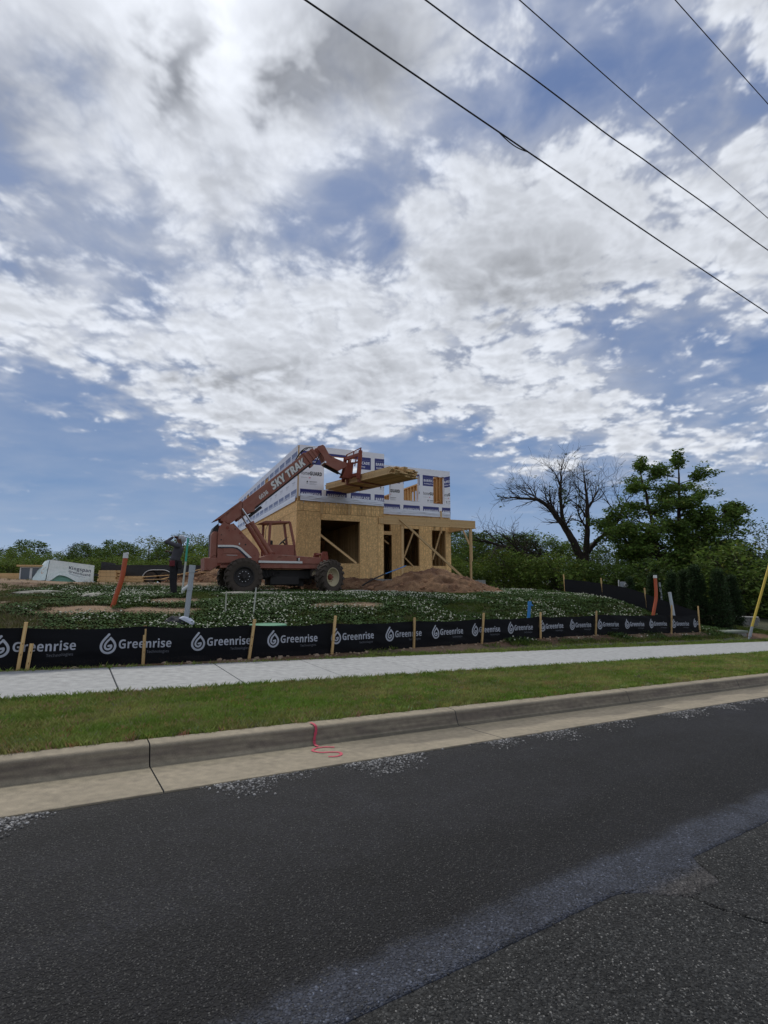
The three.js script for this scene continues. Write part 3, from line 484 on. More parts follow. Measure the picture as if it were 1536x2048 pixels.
  for (let z = -0.3; z > -HDp; z -= 0.81) low(0.014, z, true);
  for (let z = -0.3; z > -7; z -= 0.406) low(BX + 0.1, z - STEP, true);
  for (let x = 4.6; x < HW - 0.2; x += 0.406) low(x, -6.2, false);
  for (let x = 0.5; x < 4; x += 0.406) if (x < 1.2 || x > 2.2) low(x, -8.5, false);
  for (const [a, b, c] of [[1.11, 2.99, 0.69], [6.48, 7.4, 0.71], [8.2, 9.05, 0.73]]) { const z = a < 2 ? 0 : -STEP; stud('sill', span(a - 0.04, b + 0.04, c - 0.045, c - 0.004, z - 0.018, z - 0.16), true); stud('trimmer', span(a - 0.042, a - 0.003, 0.04, 2.6, z - 0.02, z - 0.16)); stud('trimmer', span(b + 0.003, b + 0.042, 0.04, 2.6, z - 0.02, z - 0.16)); }
  // door opening: header, transom frame
  stud('door_header', span(4.98, 5.77, 2.31, 2.5, -STEP + 0.01, -STEP - 0.14), true); stud('transom_frame', span(5.7, 5.76, 2.5, 2.94, -STEP + 0.012, -STEP - 0.14)); stud('transom_frame', span(5.02, 5.7, 2.9, 2.94, -STEP + 0.012, -STEP - 0.14), true);
  // porch beam, return beam, posts and braces
  stud('porch_beam', span(BX + 0.004, HW - 0.02, 2.62, 2.97, 0.005, -0.085), true); stud('beam_end', span(BX - 0.28, BX - 0.004, 2.58, 2.86, 0.002, 0.05), true);
  stud('beam_return', span(HW - 0.11, HW - 0.022, 2.62, 2.95, -0.09, -STEP + 0.02)); stud('porch_plate', span(BX + 0.02, HW + 0.02, 2.575, 2.615, 0.02, -0.13), true); stud('porch_plate', span(HW - 0.2, HW + 0.02, 2.575, 2.615, -0.135, -STEP + 0.02));
  stud('post', span(9.04, 9.13, -0.05, 2.574, 0, -0.09)); stud('post', span(9.135, 9.175, 0.9, 2.574, 0, -0.09)); stud('post', span(5.13, 5.26, -0.05, 2.574, -0.01, -0.1));
  const brace = (x0, y0, z0, x1, y1, z1, w = 0.09) => stud('brace', bar(V(x0, y0, z0), V(x1, y1, z1), w, 0.038, V(1, 0, 0)));
  brace(5.02, 2.86, 0.03, 9.0, -0.42, 0.3, 0.11); brace(8.62, 2.56, -0.05, 9.03, 1.75, -0.05);
  brace(1.08, 2.0, -0.2, 2.85, 0.7, -0.06, 0.1); brace(7.02, 2.5, -STEP + 0.03, 6.45, 1.12, -STEP + 0.03, 0.08); brace(6.5, 1.12, -STEP + 0.06, 7.0, 0.68, -STEP + 0.05, 0.07); brace(8.85, 2.95, -STEP + 0.03, 8.2, 1.05, -STEP + 0.03, 0.08);
  brace(5.05, 2.2, -STEP + 0.04, 5.62, 1.85, -STEP - 0.1, 0.07); brace(2.2, 2.6, -3.5, 0.9, 0.3, -1.2);
  stud('cleat', span(1.06, 1.17, 2.86, 3.52, 0.006, 0.045)); stud('cleat', span(2.38, 2.47, 2.9, 3.6, 0.006, 0.03)); stud('cleat', span(8.7, 8.8, 2.5, 3.75, -STEP + 0.04, -STEP + 0.08)); stud('cleat', span(7.0, 7.1, 2.4, 2.62, -0.14, -0.18)); stud('corner_board', span(-0.006, 0.045, 3.44, T2 - 0.02, 0.012, 0.02));
}
// ---------------------------------------------------------------- telehandler
const font = await new FontLoader().loadAsync('fonts/droid/droid_sans_bold.typeface.json');
const paintTex = (seed, base, spot, dust) => pixelTex(512, 512, (() => { const r = rng(seed); return (i, j) => { const n = tileNoise(i, j, 512, 7, seed), m = tileNoise(i, j, 512, 40, seed + 2), s = sstep(0.28, 0.42, n + 0.5 * m), d = clamp(0.45 + 0.9 * tileNoise(i, j, 512, 4, seed + 9) + 0.4 * m), g = 10 * (r() - 0.5); return [0, 1, 2].map((k) => lerp(lerp(base[k], dust[k], d * 0.5), spot[k], s * 0.8) + g); }; })());
const redTex = paintTex(3, [134, 74, 58], [104, 50, 34], [162, 130, 114]);
const redPaint = mat({ map: scaled(redTex, 0.9), roughness: 0.62 });
const redDark = redPaint;
const rustRed = mat({ map: scaled(redTex, 1.7), color: lin(0.78, 0.5, 0.42), roughness: 0.75 });
const blackSteel = mat({ color: lin(0.025, 0.022, 0.021), roughness: 0.6, metalness: 0.3 });
const chrome = mat({ color: lin(0.55, 0.55, 0.57), roughness: 0.22, metalness: 0.9 });
const rubber = mat({ map: scaled(soilTex, 3), color: lin(0.1, 0.078, 0.06), roughness: 0.95 });
const decalWhite = mat({ color: lin(0.66, 0.65, 0.62), roughness: 0.6 }), decalNavy = mat({ color: lin(0.015, 0.018, 0.04), roughness: 0.6 });
const VT = 25 * D2R, tele = thing('telehandler', 'weathered red telehandler with raised boom carrying timber in front of the house', 'telehandler', [-4.75, 0.92, -17.5], VT);
{
  const q = (t) => -t;                            // t metres to the far side of the near wheels
  // wheels
  const tyreGeo = (w) => { const R = 0.63, p = [[0.33, -w * 0.4], [0.4, -w * 0.5], [0.52, -w * 0.53], [0.575, -w * 0.47], [0.59, -w * 0.2], [0.595, 0], [0.59, w * 0.2], [0.575, w * 0.47], [0.52, w * 0.53], [0.4, w * 0.5], [0.33, w * 0.4]].map(([a, b]) => new THREE.Vector2(a, b)); const g = new THREE.LatheGeometry(p, 48); g.rotateX(Math.PI / 2); const l = [g]; for (let i = 0; i < 36; i++) { const side = i % 2 ? 1 : -1, a = i / 36 * Math.PI * 2, b = box(0.075, 0.06, w * 0.6, 0, 0.6, 0); b.translate(0, 0, 0); b.rotateY(0.62 * side); b.translate(0, 0, side * w * 0.24); b.rotateZ(a); l.push(b); const sh = box(0.07, 0.12, 0.05, 0.06 * side, 0.545, side * w * 0.53); sh.rotateZ(a); l.push(sh); } return merge(l); };
  const tg = tyreGeo(0.34);
  const rimProfile = (deep) => { const p = [[0.0, -deep], [0.16, -deep], [0.2, -deep + 0.01], [0.27, -0.05], [0.3, 0], [0.335, 0.02], [0.345, 0.035], [0.34, 0.045], [0.31, 0.035]].map(([a, b]) => new THREE.Vector2(a, b)); const g = new THREE.LatheGeometry(p, 40); g.rotateX(Math.PI / 2); return g; };
  const creamRim = mat({ color: lin(0.42, 0.36, 0.22), roughness: 0.6 });
  const wheel = (x, t, near, steer, light) => {
    const w = new THREE.Group(); w.name = 'wheel'; w.position.set(x, 0.63, q(t)); w.rotation.y = (near ? 0 : Math.PI) + steer; w.rotation.order = 'YXZ'; tele.add(w);
    part('tyre', tg, rubber, w);
    const rim = part('rim', rimProfile(light ? 0.12 : 0.03).translate(0, 0, 0.12), light ? creamRim : blackSteel, w);
    part('hub', [rod(V(0, 0, -0.1), V(0, 0, light ? 0.04 : 0.15), 0.13, 0.11, 20), rod(V(0, 0, light ? 0.04 : 0.15), V(0, 0, light ? 0.09 : 0.2), 0.09, 0.07, 16)], light ? rustRed : blackSteel, w);
    const nuts = []; for (let i = 0; i < 10; i++) { const a = i / 10 * Math.PI * 2; nuts.push(rod(V(0.175 * Math.cos(a), 0.175 * Math.sin(a), light ? -0.01 : 0.08), V(0.175 * Math.cos(a), 0.175 * Math.sin(a), light ? 0.03 : 0.125), 0.014, 0.014, 6)); }
    part('wheel_nuts', nuts, light ? rustRed : chrome, w);
  };
  wheel(0, 0.1, true, 0, false); wheel(0, 1.95, false, 0, false); wheel(3.1, 0.1, true, 30 * D2R, true); wheel(3.1, 1.95, false, 30 * D2R, true);
  part('axle', [rod(V(0, 0.63, q(0.3)), V(0, 0.63, q(1.8)), 0.1), rod(V(3.1, 0.63, q(0.3)), V(3.1, 0.63, q(1.8)), 0.09), rbox(0.4, 0.4, 0.4, 0.08, 0, 0.66, q(1.0)), rbox(0.38, 0.38, 0.4, 0.08, 3.1, 0.66, q(1.05))], blackSteel, tele);
  part('drive_train', [rbox(1.9, 0.36, 0.7, 0.05, 1.6, 0.72, q(1.05)), rbox(1.1, 0.34, 0.9, 0.05, 1.55, 0.5, q(1.0)), rod(V(0.2, 0.62, q(1.0)), V(3, 0.62, q(1.0)), 0.06), box(0.5, 0.5, 0.6, 2.1, 0.55, q(1.2))], blackSteel, tele);
  part('hydraulic_hose', [0, 1, 2, 3].map((i) => tube([V(0.75 + 0.1 * i, 0.92, q(0.5)), V(0.78 + 0.12 * i, 0.66, q(0.45)), V(0.95 + 0.1 * i, 0.62 + 0.03 * i, q(0.5)), V(1.2 + 0.05 * i, 0.8, q(0.6))], 0.016, 16, 6)), blackSteel, tele);
  // chassis
  part('frame_rail', [prism([[-0.75, 0.92], [2.85, 0.93], [2.95, 1.0], [2.95, 1.12], [-0.75, 1.12]], q(0.36), q(1.75), 0.015)], redDark, tele);
  part('frame_skirt', prism([[0.55, 1.12], [2.83, 1.1], [2.8, 1.34], [1.2, 1.41], [0.9, 1.41], [0.56, 1.3]], q(0.33), q(0.7), 0.012), redPaint, tele);
  part('deck_plate', [box(0.78, 0.02, 0.4, 1.8, 1.385, q(0.6), 0, 0, -0.05)], mat({ color: lin(0.3, 0.27, 0.22), roughness: 0.7 }), tele);
  part('side_lamp', [rbox(0.05, 0.1, 0.02, 0.006, 1.99, 1.26, q(0.318))], decalWhite, tele);
  part('lamp_slot', box(0.045, 0.1, 0.01, 1.93, 1.26, q(0.322)), blackSteel, tele);
  part('axle_yoke', [prism([[2.82, 1.12], [3.2, 1.12], [3.12, 1.58], [2.94, 1.58]], q(0.48), q(0.56)), prism([[2.82, 1.12], [3.2, 1.12], [3.12, 1.58], [2.94, 1.58]], q(1.5), q(1.58)), rod(V(3.03, 1.5, q(0.46)), V(3.03, 1.5, q(1.6)), 0.05)], rustRed, tele);
  // engine tower with its two side plates
  const tower = [[-0.85, 1.09], [-0.87, 2.1], [-0.82, 2.34], [-0.7, 2.5], [-0.5, 2.42], [-0.36, 2.47], [-0.15, 2.26], [0.5, 1.6], [0.59, 1.4], [0.5, 1.12]];
  part('side_plate', prism(tower, q(0.34), q(0.4), 0.008), redPaint, tele);
  part('side_plate', prism(tower, q(1.5), q(1.56), 0.008), redPaint, tele);
  part('engine_cover', prism([[-0.8, 1.1], [-0.8, 2.0], [-0.3, 2.0], [0.4, 1.5], [0.45, 1.12]], q(0.402), q(1.498)), redDark, tele);
  part('wheel_arch', prism([[-0.85, 1.0], [-0.85, 1.1], [0.5, 1.12], [0.56, 1.3], [0.62, 1.3], [0.6, 1.0], [0.45, 1.06]], q(0.36), q(0.7)), rustRed, tele);
  part('hatch', [prism([[-0.66, 1.42], [-0.66, 1.96], [-0.45, 2.13], [-0.26, 2.13], [-0.1, 1.97], [-0.08, 1.42]], q(0.325), q(0.338), 0.004)], redPaint, tele);
  part('hatch_handle', [rbox(0.04, 0.06, 0.02, 0.006, -0.14, 1.76, q(0.316)), box(0.36, 0.012, 0.02, -0.37, 1.36, q(0.334))], decalWhite, tele);
  const disc = (x, y, r0) => rod(V(x, y, q(0.342)), V(x, y, q(0.332)), r0, r0, 16);
  part('bolt_plate', [disc(-0.56, 2.3, 0.055), disc(-0.12, 2.13, 0.04), disc(-0.5, 2.44, 0.025)], rustRed, tele); part('bolt_hole', [disc(-0.3, 2.27, 0.022), disc(0.07, 1.74, 0.028), disc(-0.75, 2.05, 0.018), disc(-0.75, 1.88, 0.02), disc(-0.5, 2.2, 0.014)], blackSteel, tele);
  part('exhaust_cover', [prism([[-1.07, 1.27], [-1.07, 2.05], [-1.0, 2.16], [-0.87, 2.16], [-0.87, 1.27]], q(0.4), q(0.75), 0.02)], redDark, tele);
  part('radiator', prism([[-1.02, 1.1], [-1.04, 2.1], [-0.95, 2.35], [-0.8, 2.5], [-0.8, 1.1]], q(0.76), q(1.5)), blackSteel, tele);
  part('counterweight', [prism([[-1.25, 0.83], [-1.27, 1.26], [-0.84, 1.27], [-0.82, 0.98], [-0.95, 0.9], [-1.05, 0.82]], q(0.36), q(0.9), 0.02), prism([[-1.25, 0.83], [-1.27, 1.26], [-0.84, 1.27], [-0.82, 0.98], [-0.95, 0.9], [-1.05, 0.82]], q(0.92), q(1.56), 0.02)], redDark, tele);
  const band = (top, bot, z, m, nm) => part(nm, prism([...top, ...bot.slice().reverse()], z, z - 0.005), m, tele);
  band([[-0.85, 1.7], [-0.36, 1.71], [-0.2, 1.69], [-0.08, 1.63], [0.31, 1.28]], [[-0.85, 1.635], [-0.36, 1.645], [-0.22, 1.625], [-0.12, 1.57], [0.2, 1.28]], q(0.318), decalWhite, 'white_stripe');
  band([[-0.85, 1.631], [-0.36, 1.641], [-0.225, 1.62], [-0.125, 1.565], [0.195, 1.276]], [[-0.85, 1.595], [-0.36, 1.605], [-0.25, 1.585], [-0.15, 1.53], [0.13, 1.276]], q(0.318), decalNavy, 'navy_stripe');
  part('white_stripe', box(1.58, 0.075, 0.005, 1.33, 1.155, q(0.322)), decalWhite, tele);
  // boom: local x along the boom, rising 42 degrees from the tail pivot
  const boom = new THREE.Group(); boom.name = 'boom'; boom.position.set(-0.51, 2.56, q(1.0)); boom.rotation.z = 42 * D2R; tele.add(boom);
  const beam = (x0, x1, y0, y1, hw) => rbox(x1 - x0, y1 - y0, 2 * hw, 0.015, (x0 + x1) / 2, (y0 + y1) / 2, 0);
  part('outer_boom', [beam(0.3, 3.95, -0.21, 0.23, 0.24)], redPaint, boom);
  part('boom_tail', [prism([[-0.17, 0.17], [-0.02, -0.12], [0.5, -0.13], [0.62, -0.02], [0.84, 0.22], [0.8, 0.27], [-0.1, 0.27]], -0.33, 0.33, 0.01), prism([[-0.37, 0.32], [0.8, 0.29], [0.84, 0.25], [-0.15, 0.24], [-0.33, 0.3]], -0.35, 0.35)], redPaint, boom);
  part('tail_gusset', prism([[0.62, -0.04], [0.84, 0.2], [1.16, -0.14], [0.96, -0.3], [0.55, -0.14]], -0.3, 0.3), redDark, boom);
  part('boom_wear_strip', [box(3.1, 0.05, 0.44, 2.4, -0.24, 0), box(0.6, 0.1, 0.3, 1.0, -0.34, 0)], blackSteel, boom);
  part('boom_collar', [beam(3.82, 3.9, -0.25, 0.27, 0.275), box(0.12, 0.1, 0.2, 3.82, -0.3, 0.1)], redDark, boom);
  part('inner_boom', [beam(3.9, 4.32, -0.17, 0.19, 0.19)], redDark, boom);
  part('inner_collar', [beam(4.05, 4.1, -0.2, 0.22, 0.22), beam(4.2, 4.25, -0.19, 0.21, 0.21)], redPaint, boom);
  part('boom_hose', [tube([V(3.5, 0.24, 0.1), V(3.8, 0.34, 0.1), V(4.1, 0.36, 0.12), V(4.35, 0.2, 0.14)], 0.022, 20, 6), tube([V(3.8, -0.28, 0.15), V(4.05, -0.32, 0.18), V(4.3, -0.2, 0.18), V(4.5, -0.12, 0.16)], 0.02, 20, 6), tube([V(3.6, 0.26, 0.0), V(3.9, 0.33, 0.02), V(4.2, 0.3, 0.05)], 0.018, 16, 6)], blackSteel, boom);
  part('tail_pin', [rod(V(0, 0, 0.36), V(0, 0, -0.36), 0.055, 0.055, 16)], redDark, boom);
  const word = (s, size, x, y, m, nm, shear, z) => { const g = new TextGeometry(s, { font, size, depth: 0.003, curveSegments: 3, bevelEnabled: s.length > 4, bevelSize: 0.011, bevelThickness: 0.001, bevelSegments: 1 }); g.applyMatrix4(new THREE.Matrix4().set(1, shear, 0, x, 0, 1, 0, y, 0, 0, 1, z, 0, 0, 0, 1)); return part(nm, g, m, boom); };
  word('SKY TRAK', 0.262, 2.02, -0.125, decalWhite, 'lettering', 0.25, 0.244).scale.set(1, 1, 1); word('SKY TRAK', 0.262, 2.04, -0.145, decalNavy, 'lettering_shadow', 0.25, 0.2405); word('6036', 0.135, 1.4, -0.11, decalWhite, 'number', 0.2, 0.244);
  // gooseneck
  const neck = [[2.72, 5.6], [2.78, 5.69], [2.97, 5.77], [3.04, 5.73], [3.24, 5.4], [3.5, 5.28], [3.95, 5.14], [3.98, 5.0], [3.62, 4.78], [3.1, 5.0], [3.04, 5.08], [3.02, 5.24], [2.9, 5.42]];
  part('boom_head', [prism(neck, q(0.78), q(0.82), 0.006), prism(neck, q(1.18), q(1.22), 0.006), prism([[2.76, 5.6], [2.97, 5.75], [3.22, 5.38], [3.9, 5.12], [3.9, 5.0], [3.6, 4.82], [3.1, 5.03]], q(0.83), q(1.17))], redPaint, tele);
  part('head_pin', [rod(V(3.08, 5.08, q(0.76)), V(3.08, 5.08, q(1.24)), 0.04, 0.04, 12)], chrome, tele);
  part('tilt_cylinder', [rod(V(3.1, 4.98, q(1.0)), V(3.7, 4.74, q(1.0)), 0.06), rod(V(3.7, 4.74, q(1.0)), V(3.95, 4.66, q(1.0)), 0.03)], blackSteel, tele);
  // lift cylinders
  const cyl = (t, a, b, c) => { part('cylinder_rod', rod(V(a[0], a[1], q(t)), V(b[0], b[1], q(t)), 0.038), chrome, tele); part('cylinder_barrel', [rod(V(b[0], b[1], q(t)), V(c[0], c[1], q(t)), 0.082, 0.082, 16), rod(V(b[0] - 0.015, b[1] + 0.025, q(t)), V(b[0] + 0.03, b[1] - 0.05, q(t)), 0.095, 0.095, 16), rbox(0.2, 0.16, 0.16, 0.03, c[0], c[1], q(t))], redDark, tele); };
  cyl(0.6, [-0.05, 3.03], [0.3, 2.55], [1.06, 1.42]); cyl(1.4, [-0.05, 3.03], [0.3, 2.55], [1.06, 1.42]);
  part('cylinder_bracket', [prism([[0.72, 1.15], [1.2, 1.15], [1.16, 1.5], [0.95, 1.5]], q(0.52), q(0.56)), prism([[0.72, 1.15], [1.2, 1.15], [1.16, 1.5], [0.95, 1.5]], q(0.66), q(0.7))], rustRed, tele);
  // open cab on the far side
  const post = (x0, y0, x1, y1, t) => bar(V(x0, y0, q(t)), V(x1, y1, q(t)), 0.085, 0.085, V(1, 0, 0));
  part('cab_body', [prism([[1.0, 1.3], [1.02, 1.84], [2.12, 1.86], [2.2, 1.42], [2.18, 1.2]], q(1.4), q(1.44), 0.006), prism([[1.0, 1.1], [1.02, 1.7], [1.3, 1.7], [1.5, 1.25], [2.15, 1.25], [2.15, 1.1]], q(1.46), q(2.05)), box(0.05, 0.7, 0.7, 2.12, 1.5, q(1.75))], redPaint, tele);
  part('cab_post', [post(1.12, 1.84, 1.15, 2.66, 1.42), post(2.1, 1.84, 1.9, 2.72, 1.42), post(1.0, 1.3, 1.02, 2.66, 2.05), post(2.02, 1.5, 1.84, 2.7, 2.05)], redPaint, tele);
  part('cab_roof', [prism([[0.74, 2.64], [0.96, 2.74], [1.9, 2.77], [1.94, 2.72], [1.2, 2.64]], q(1.37), q(2.1), 0.012), box(0.06, 0.05, 0.06, 1.55, 2.79, q(1.5))], redPaint, tele);
  part('cab_seat', [rbox(0.42, 0.12, 0.45, 0.04, 1.45, 1.62, q(1.75)), rbox(0.12, 0.4, 0.45, 0.04, 1.24, 1.82, q(1.75))], blackSteel, tele);
  { const g = new THREE.TorusGeometry(0.17, 0.016, 8, 28); g.rotateX(Math.PI / 2); g.rotateZ(0.75); g.translate(1.72, 2.0, q(1.72)); part('steering_wheel', [g, rod(V(1.72, 2.0, q(1.72)), V(1.9, 1.78, q(1.72)), 0.03), tube([V(1.86, 1.8, q(1.6)), V(1.82, 2.1, q(1.6)), V(1.86, 2.18, q(1.62)), V(1.92, 2.14, q(1.64))], 0.01, 16, 5)], blackSteel, tele); }
  part('beacon_wire', tube([V(1.0, 1.9, q(1.3)), V(0.95, 2.3, q(1.32)), V(1.05, 2.6, q(1.36))], 0.01, 12, 5), blackSteel, tele);
  // fork carriage, slightly swung
  const car = new THREE.Group(); car.name = 'fork_carriage'; car.position.set(4.26, 4.42, q(1.0)); car.rotation.set(0.05, 7 * D2R, -4 * D2R); tele.add(car);
  const bx2 = (x0, x1, y0, y1, z0, z1) => span(x0, x1, y0, y1, z0, z1);
  part('carriage_frame', [bx2(-0.1, 0.02, 0.18, 0.3, -0.62, 0.62), bx2(-0.1, 0.0, 0.98, 1.1, -0.62, 0.62), bx2(-0.12, 0.02, 0.06, 1.12, -0.66, -0.6), bx2(-0.12, 0.02, 0.06, 1.2, 0.6, 0.66), rod(V(-0.05, 0.75, -0.62), V(-0.05, 0.75, 0.62), 0.035), prism([[-0.42, 0.3], [-0.35, 0.72], [-0.05, 0.8], [-0.05, 0.12], [-0.5, 0.1]], -0.14, -0.1), prism([[-0.42, 0.3], [-0.35, 0.72], [-0.05, 0.8], [-0.05, 0.12], [-0.5, 0.1]], 0.1, 0.14)], rustRed, car);
  part('load_backrest', [bx2(-0.04, 0.0, 1.12, 1.32, 0.56, 0.6), bx2(-0.04, 0, 1.12, 1.26, 0.0, 0.03), bx2(-0.04, 0, 1.1, 1.22, -0.6, -0.56), rod(V(-0.02, 1.31, 0.6), V(-0.02, 1.22, -0.6), 0.02), rod(V(-0.02, 0.62, 0.2), V(-0.02, 1.1, 0.3), 0.022), rod(V(-0.02, 0.62, -0.25), V(-0.02, 1.1, -0.12), 0.022)], rustRed, car);
  for (const z of [0.5, -0.5]) part('fork', prism([[0.03, -0.02], [0.06, -0.045], [1.2, -0.02], [1.2, -0.005], [0.1, 0.012], [0.09, 1.05], [0.035, 1.05]], z - 0.06, z + 0.06), redDark, car);
  part('hose_reel', [rod(V(0.75, -0.1, -0.5), V(0.75, -0.02, -0.5), 0.06)], blackSteel, car);
}
// timber on the forks: a strapped lift of boards, ends uneven
{
  const c = new THREE.Vector3(4.26, 4.42, -1.0).applyAxisAngle(V(0, 1, 0), VT).add(V(-4.75, 0.92, -17.5));
  const t = thing('timber_bundle', 'bundle of pale sawn planks with uneven ends lying across the raised forks', 'timber', [c.x, c.y, c.z], 0); t.rotation.set(0.05, VT + 6.5 * D2R, -4 * D2R, 'YXZ');
  const r = rng(88);
  for (let row = 0; row < 8; row++) for (let k = 0; k < 8; k++) {
    if (row === 7 && (k < 2 || r() < 0.4)) continue;
    const near = 2.7 + (r() - 0.35) * 0.26 + (k > 0 && k < 6 ? 0.12 : 0), far = -2.75 + (r() - 0.5) * 0.14, L = near - far;
    part('plank', box(0.142, 0.036, L, 0.19 + k * 0.147 + 0.003 * r(), 0.035 + row * 0.039, (near + far) / 2, 0, (r() - 0.5) * 0.004), lumberMats[Math.floor(r() * 3)], t);
  }
}
// ---------------------------------------------------------------- silt fences
const logoTex = canvasTex(1024, 512, (x, w, h) => {
  const r = rng(91); x.fillStyle = '#0d0e12'; x.fillRect(0, 0, w, h);
  for (let i = 0; i < h; i += 3) { x.fillStyle = `rgba(90,95,110,${0.03 + 0.06 * r()})`; x.fillRect(0, i, w, 1); }
  for (let i = 0; i < 1200; i++) { x.fillStyle = `rgba(120,110,100,${0.05 * r()})`; x.fillRect(r() * w, h * (0.6 + 0.4 * Math.sqrt(r())), 4 + 30 * r(), 1 + 2 * r()); }
  for (let i = 0; i < 2600; i++) { const q = Math.pow(r(), 2.2); x.fillStyle = `rgba(112,82,58,${0.12 + 0.3 * r()})`; x.beginPath(); x.arc(r() * w, h - q * 95, 0.8 + 3.2 * r() * r(), 0, 7); x.fill(); } const ink = '#a3a7b0'; x.strokeStyle = ink; x.fillStyle = ink; x.lineCap = 'round'; x.lineJoin = 'round';
  const drop = (cx, cy, s) => { x.lineWidth = s * 0.15; x.beginPath(); x.moveTo(cx + s * 0.02, cy - s * 0.66); x.bezierCurveTo(cx - s * 0.2, cy - s * 0.4, cx - s * 0.44, cy - s * 0.18, cx - s * 0.44, cy + s * 0.12); x.arc(cx, cy + s * 0.12, s * 0.44, Math.PI, -0.35, true); x.bezierCurveTo(cx + s * 0.36, cy - s * 0.18, cx + s * 0.24, cy - s * 0.3, cx + s * 0.14, cy - s * 0.42); x.stroke(); x.lineWidth = s * 0.13; x.beginPath(); x.moveTo(cx + s * 0.12, cy - s * 0.38); x.bezierCurveTo(cx - s * 0.1, cy - s * 0.2, cx - s * 0.2, cy - s * 0.04, cx - s * 0.2, cy + s * 0.12); x.arc(cx, cy + s * 0.12, s * 0.2, Math.PI, -0.3, true); x.lineTo(cx + s * 0.02, cy + s * 0.1); x.stroke(); };
  drop(150, 250, 170); x.font = 'bold 140px sans-serif'; x.fillText('Greenrise', 255, 300, 600); x.font = '44px sans-serif'; x.globalAlpha = 0.6; x.fillText('Technologies', 570, 362, 270); x.globalAlpha = 1;
});
const fabric = new THREE.MeshPhysicalMaterial({ specularIntensity: 0.35, map: scaled(logoTex, 1 / 1.22, 1 / 0.62), roughness: 0.8 }), fabricPlain = mat({ color: lin(0.006, 0.006, 0.008), roughness: 0.9 });
const stakeMat = [0.78, 0.95, 1.08].map((k) => mat({ map: scaled(woodTex, 4, 0.9), color: lin(k * 0.95, k * 0.93, k * 0.86), roughness: 0.85 }));
const STAKES = [[-6.4, 0.58], [-3.4, 0.55], [-0.47, 0.6], [1.01, 0.54], [2.56, 0.62], [4.1, 0.66], [6.03, 0.6], [8.04, 0.66], [10.18, 0.64], [12.48, 0.66], [16.18, 0.86], [17.86, 0.84]];
{
  const r = rng(92), f = thing('silt_fence', 'black silt fence printed with a drop logo on wooden stakes behind the pavement', 'silt fence');
  const base = (u) => { const v = fenceV(u); return [X(u, v), groundUV(u, v), Z(u, v)]; };
  for (let k = 0; k < STAKES.length - 1; k++) {
    const u0 = STAKES[k][0], u1 = STAKES[k + 1][0], n = Math.max(12, Math.round((u1 - u0) * 14)), ph = r() * 20, hgt = u0 > 11 ? 0.56 : 0.53;
    part('fabric_panel', sheet(n, 12, (i, j) => {
      const s = i / n, t = j / 12, u = lerp(u0, u1, s), v = fenceV(u), belly = Math.sin(Math.PI * s), y0 = groundUV(u, v) - 0.03, top = hgt - 0.03 * belly + 0.012 * pn(u * 1.7, 3);
      const fold = 0.05 * belly * fbm(u * 1.3 + ph, t * 1.8, 3) + 0.03 * fbm(u * 2.4 + ph + t * 1.6, t * 6, 3) - 0.02 * belly * Math.sin(Math.PI * t);
      return [X(u, v - 0.02 + fold), y0 + (top + 0.03) * t, Z(u, v - 0.02 + fold), u + 0.85, (top + 0.03) * t];
    }), fabric, f);
  }
  STAKES.forEach(([u, h], k) => { const [x, y, z] = base(u), lx = (r() - 0.35) * 0.16, lz = (r() - 0.5) * 0.1; part('stake', bar(V(x + CU * 0.045, y - 0.15, z + SU * 0.045), V(x + CU * 0.045 + lx, y + h, z + SU * 0.045 + lz), 0.042, 0.03, V(SU, 0, -CU)), stakeMat[k % 3], f); });
  { const [x, y, z] = base(-0.37); part('stake', bar(V(x + CU * 0.05, y - 0.1, z + SU * 0.05), V(x + CU * 0.05 + 0.04, y + 0.33, z + SU * 0.05), 0.045, 0.03, V(SU, 0, -CU)), stakeMat[2], f); }
  // the return along the far boundary, plain cloth
  const g = thing('silt_fence', 'plain black silt fence running uphill along the lot edge below the conical shrubs', 'silt fence');
  const su = (v) => 17.86 - 0.05 * (v - 9.3), sv = [9.3, 11.0, 12.7, 14.4];
  for (let k = 0; k < sv.length - 1; k++) part('fabric_panel', sheet(24, 8, (i, j) => { const v = lerp(sv[k], sv[k + 1], i / 24), u = su(v), t = j / 8, y = groundUV(u, v) - 0.05, fo = 0.03 * fbm(v * 2, t * 4 + k, 3); return [X(u + 0.02 + fo, v), y + 0.72 * t, Z(u + 0.02 + fo, v), v, t]; }), fabricPlain, g);
  sv.slice(1).forEach((v, k) => { const u = su(v) + 0.06; const [x, y, z] = onGround(u, v); part('stake', bar(V(x, y - 0.1, z), V(x - 0.05, y + 0.9, z), 0.04, 0.04), stakeMat[k % 3], g); });
}
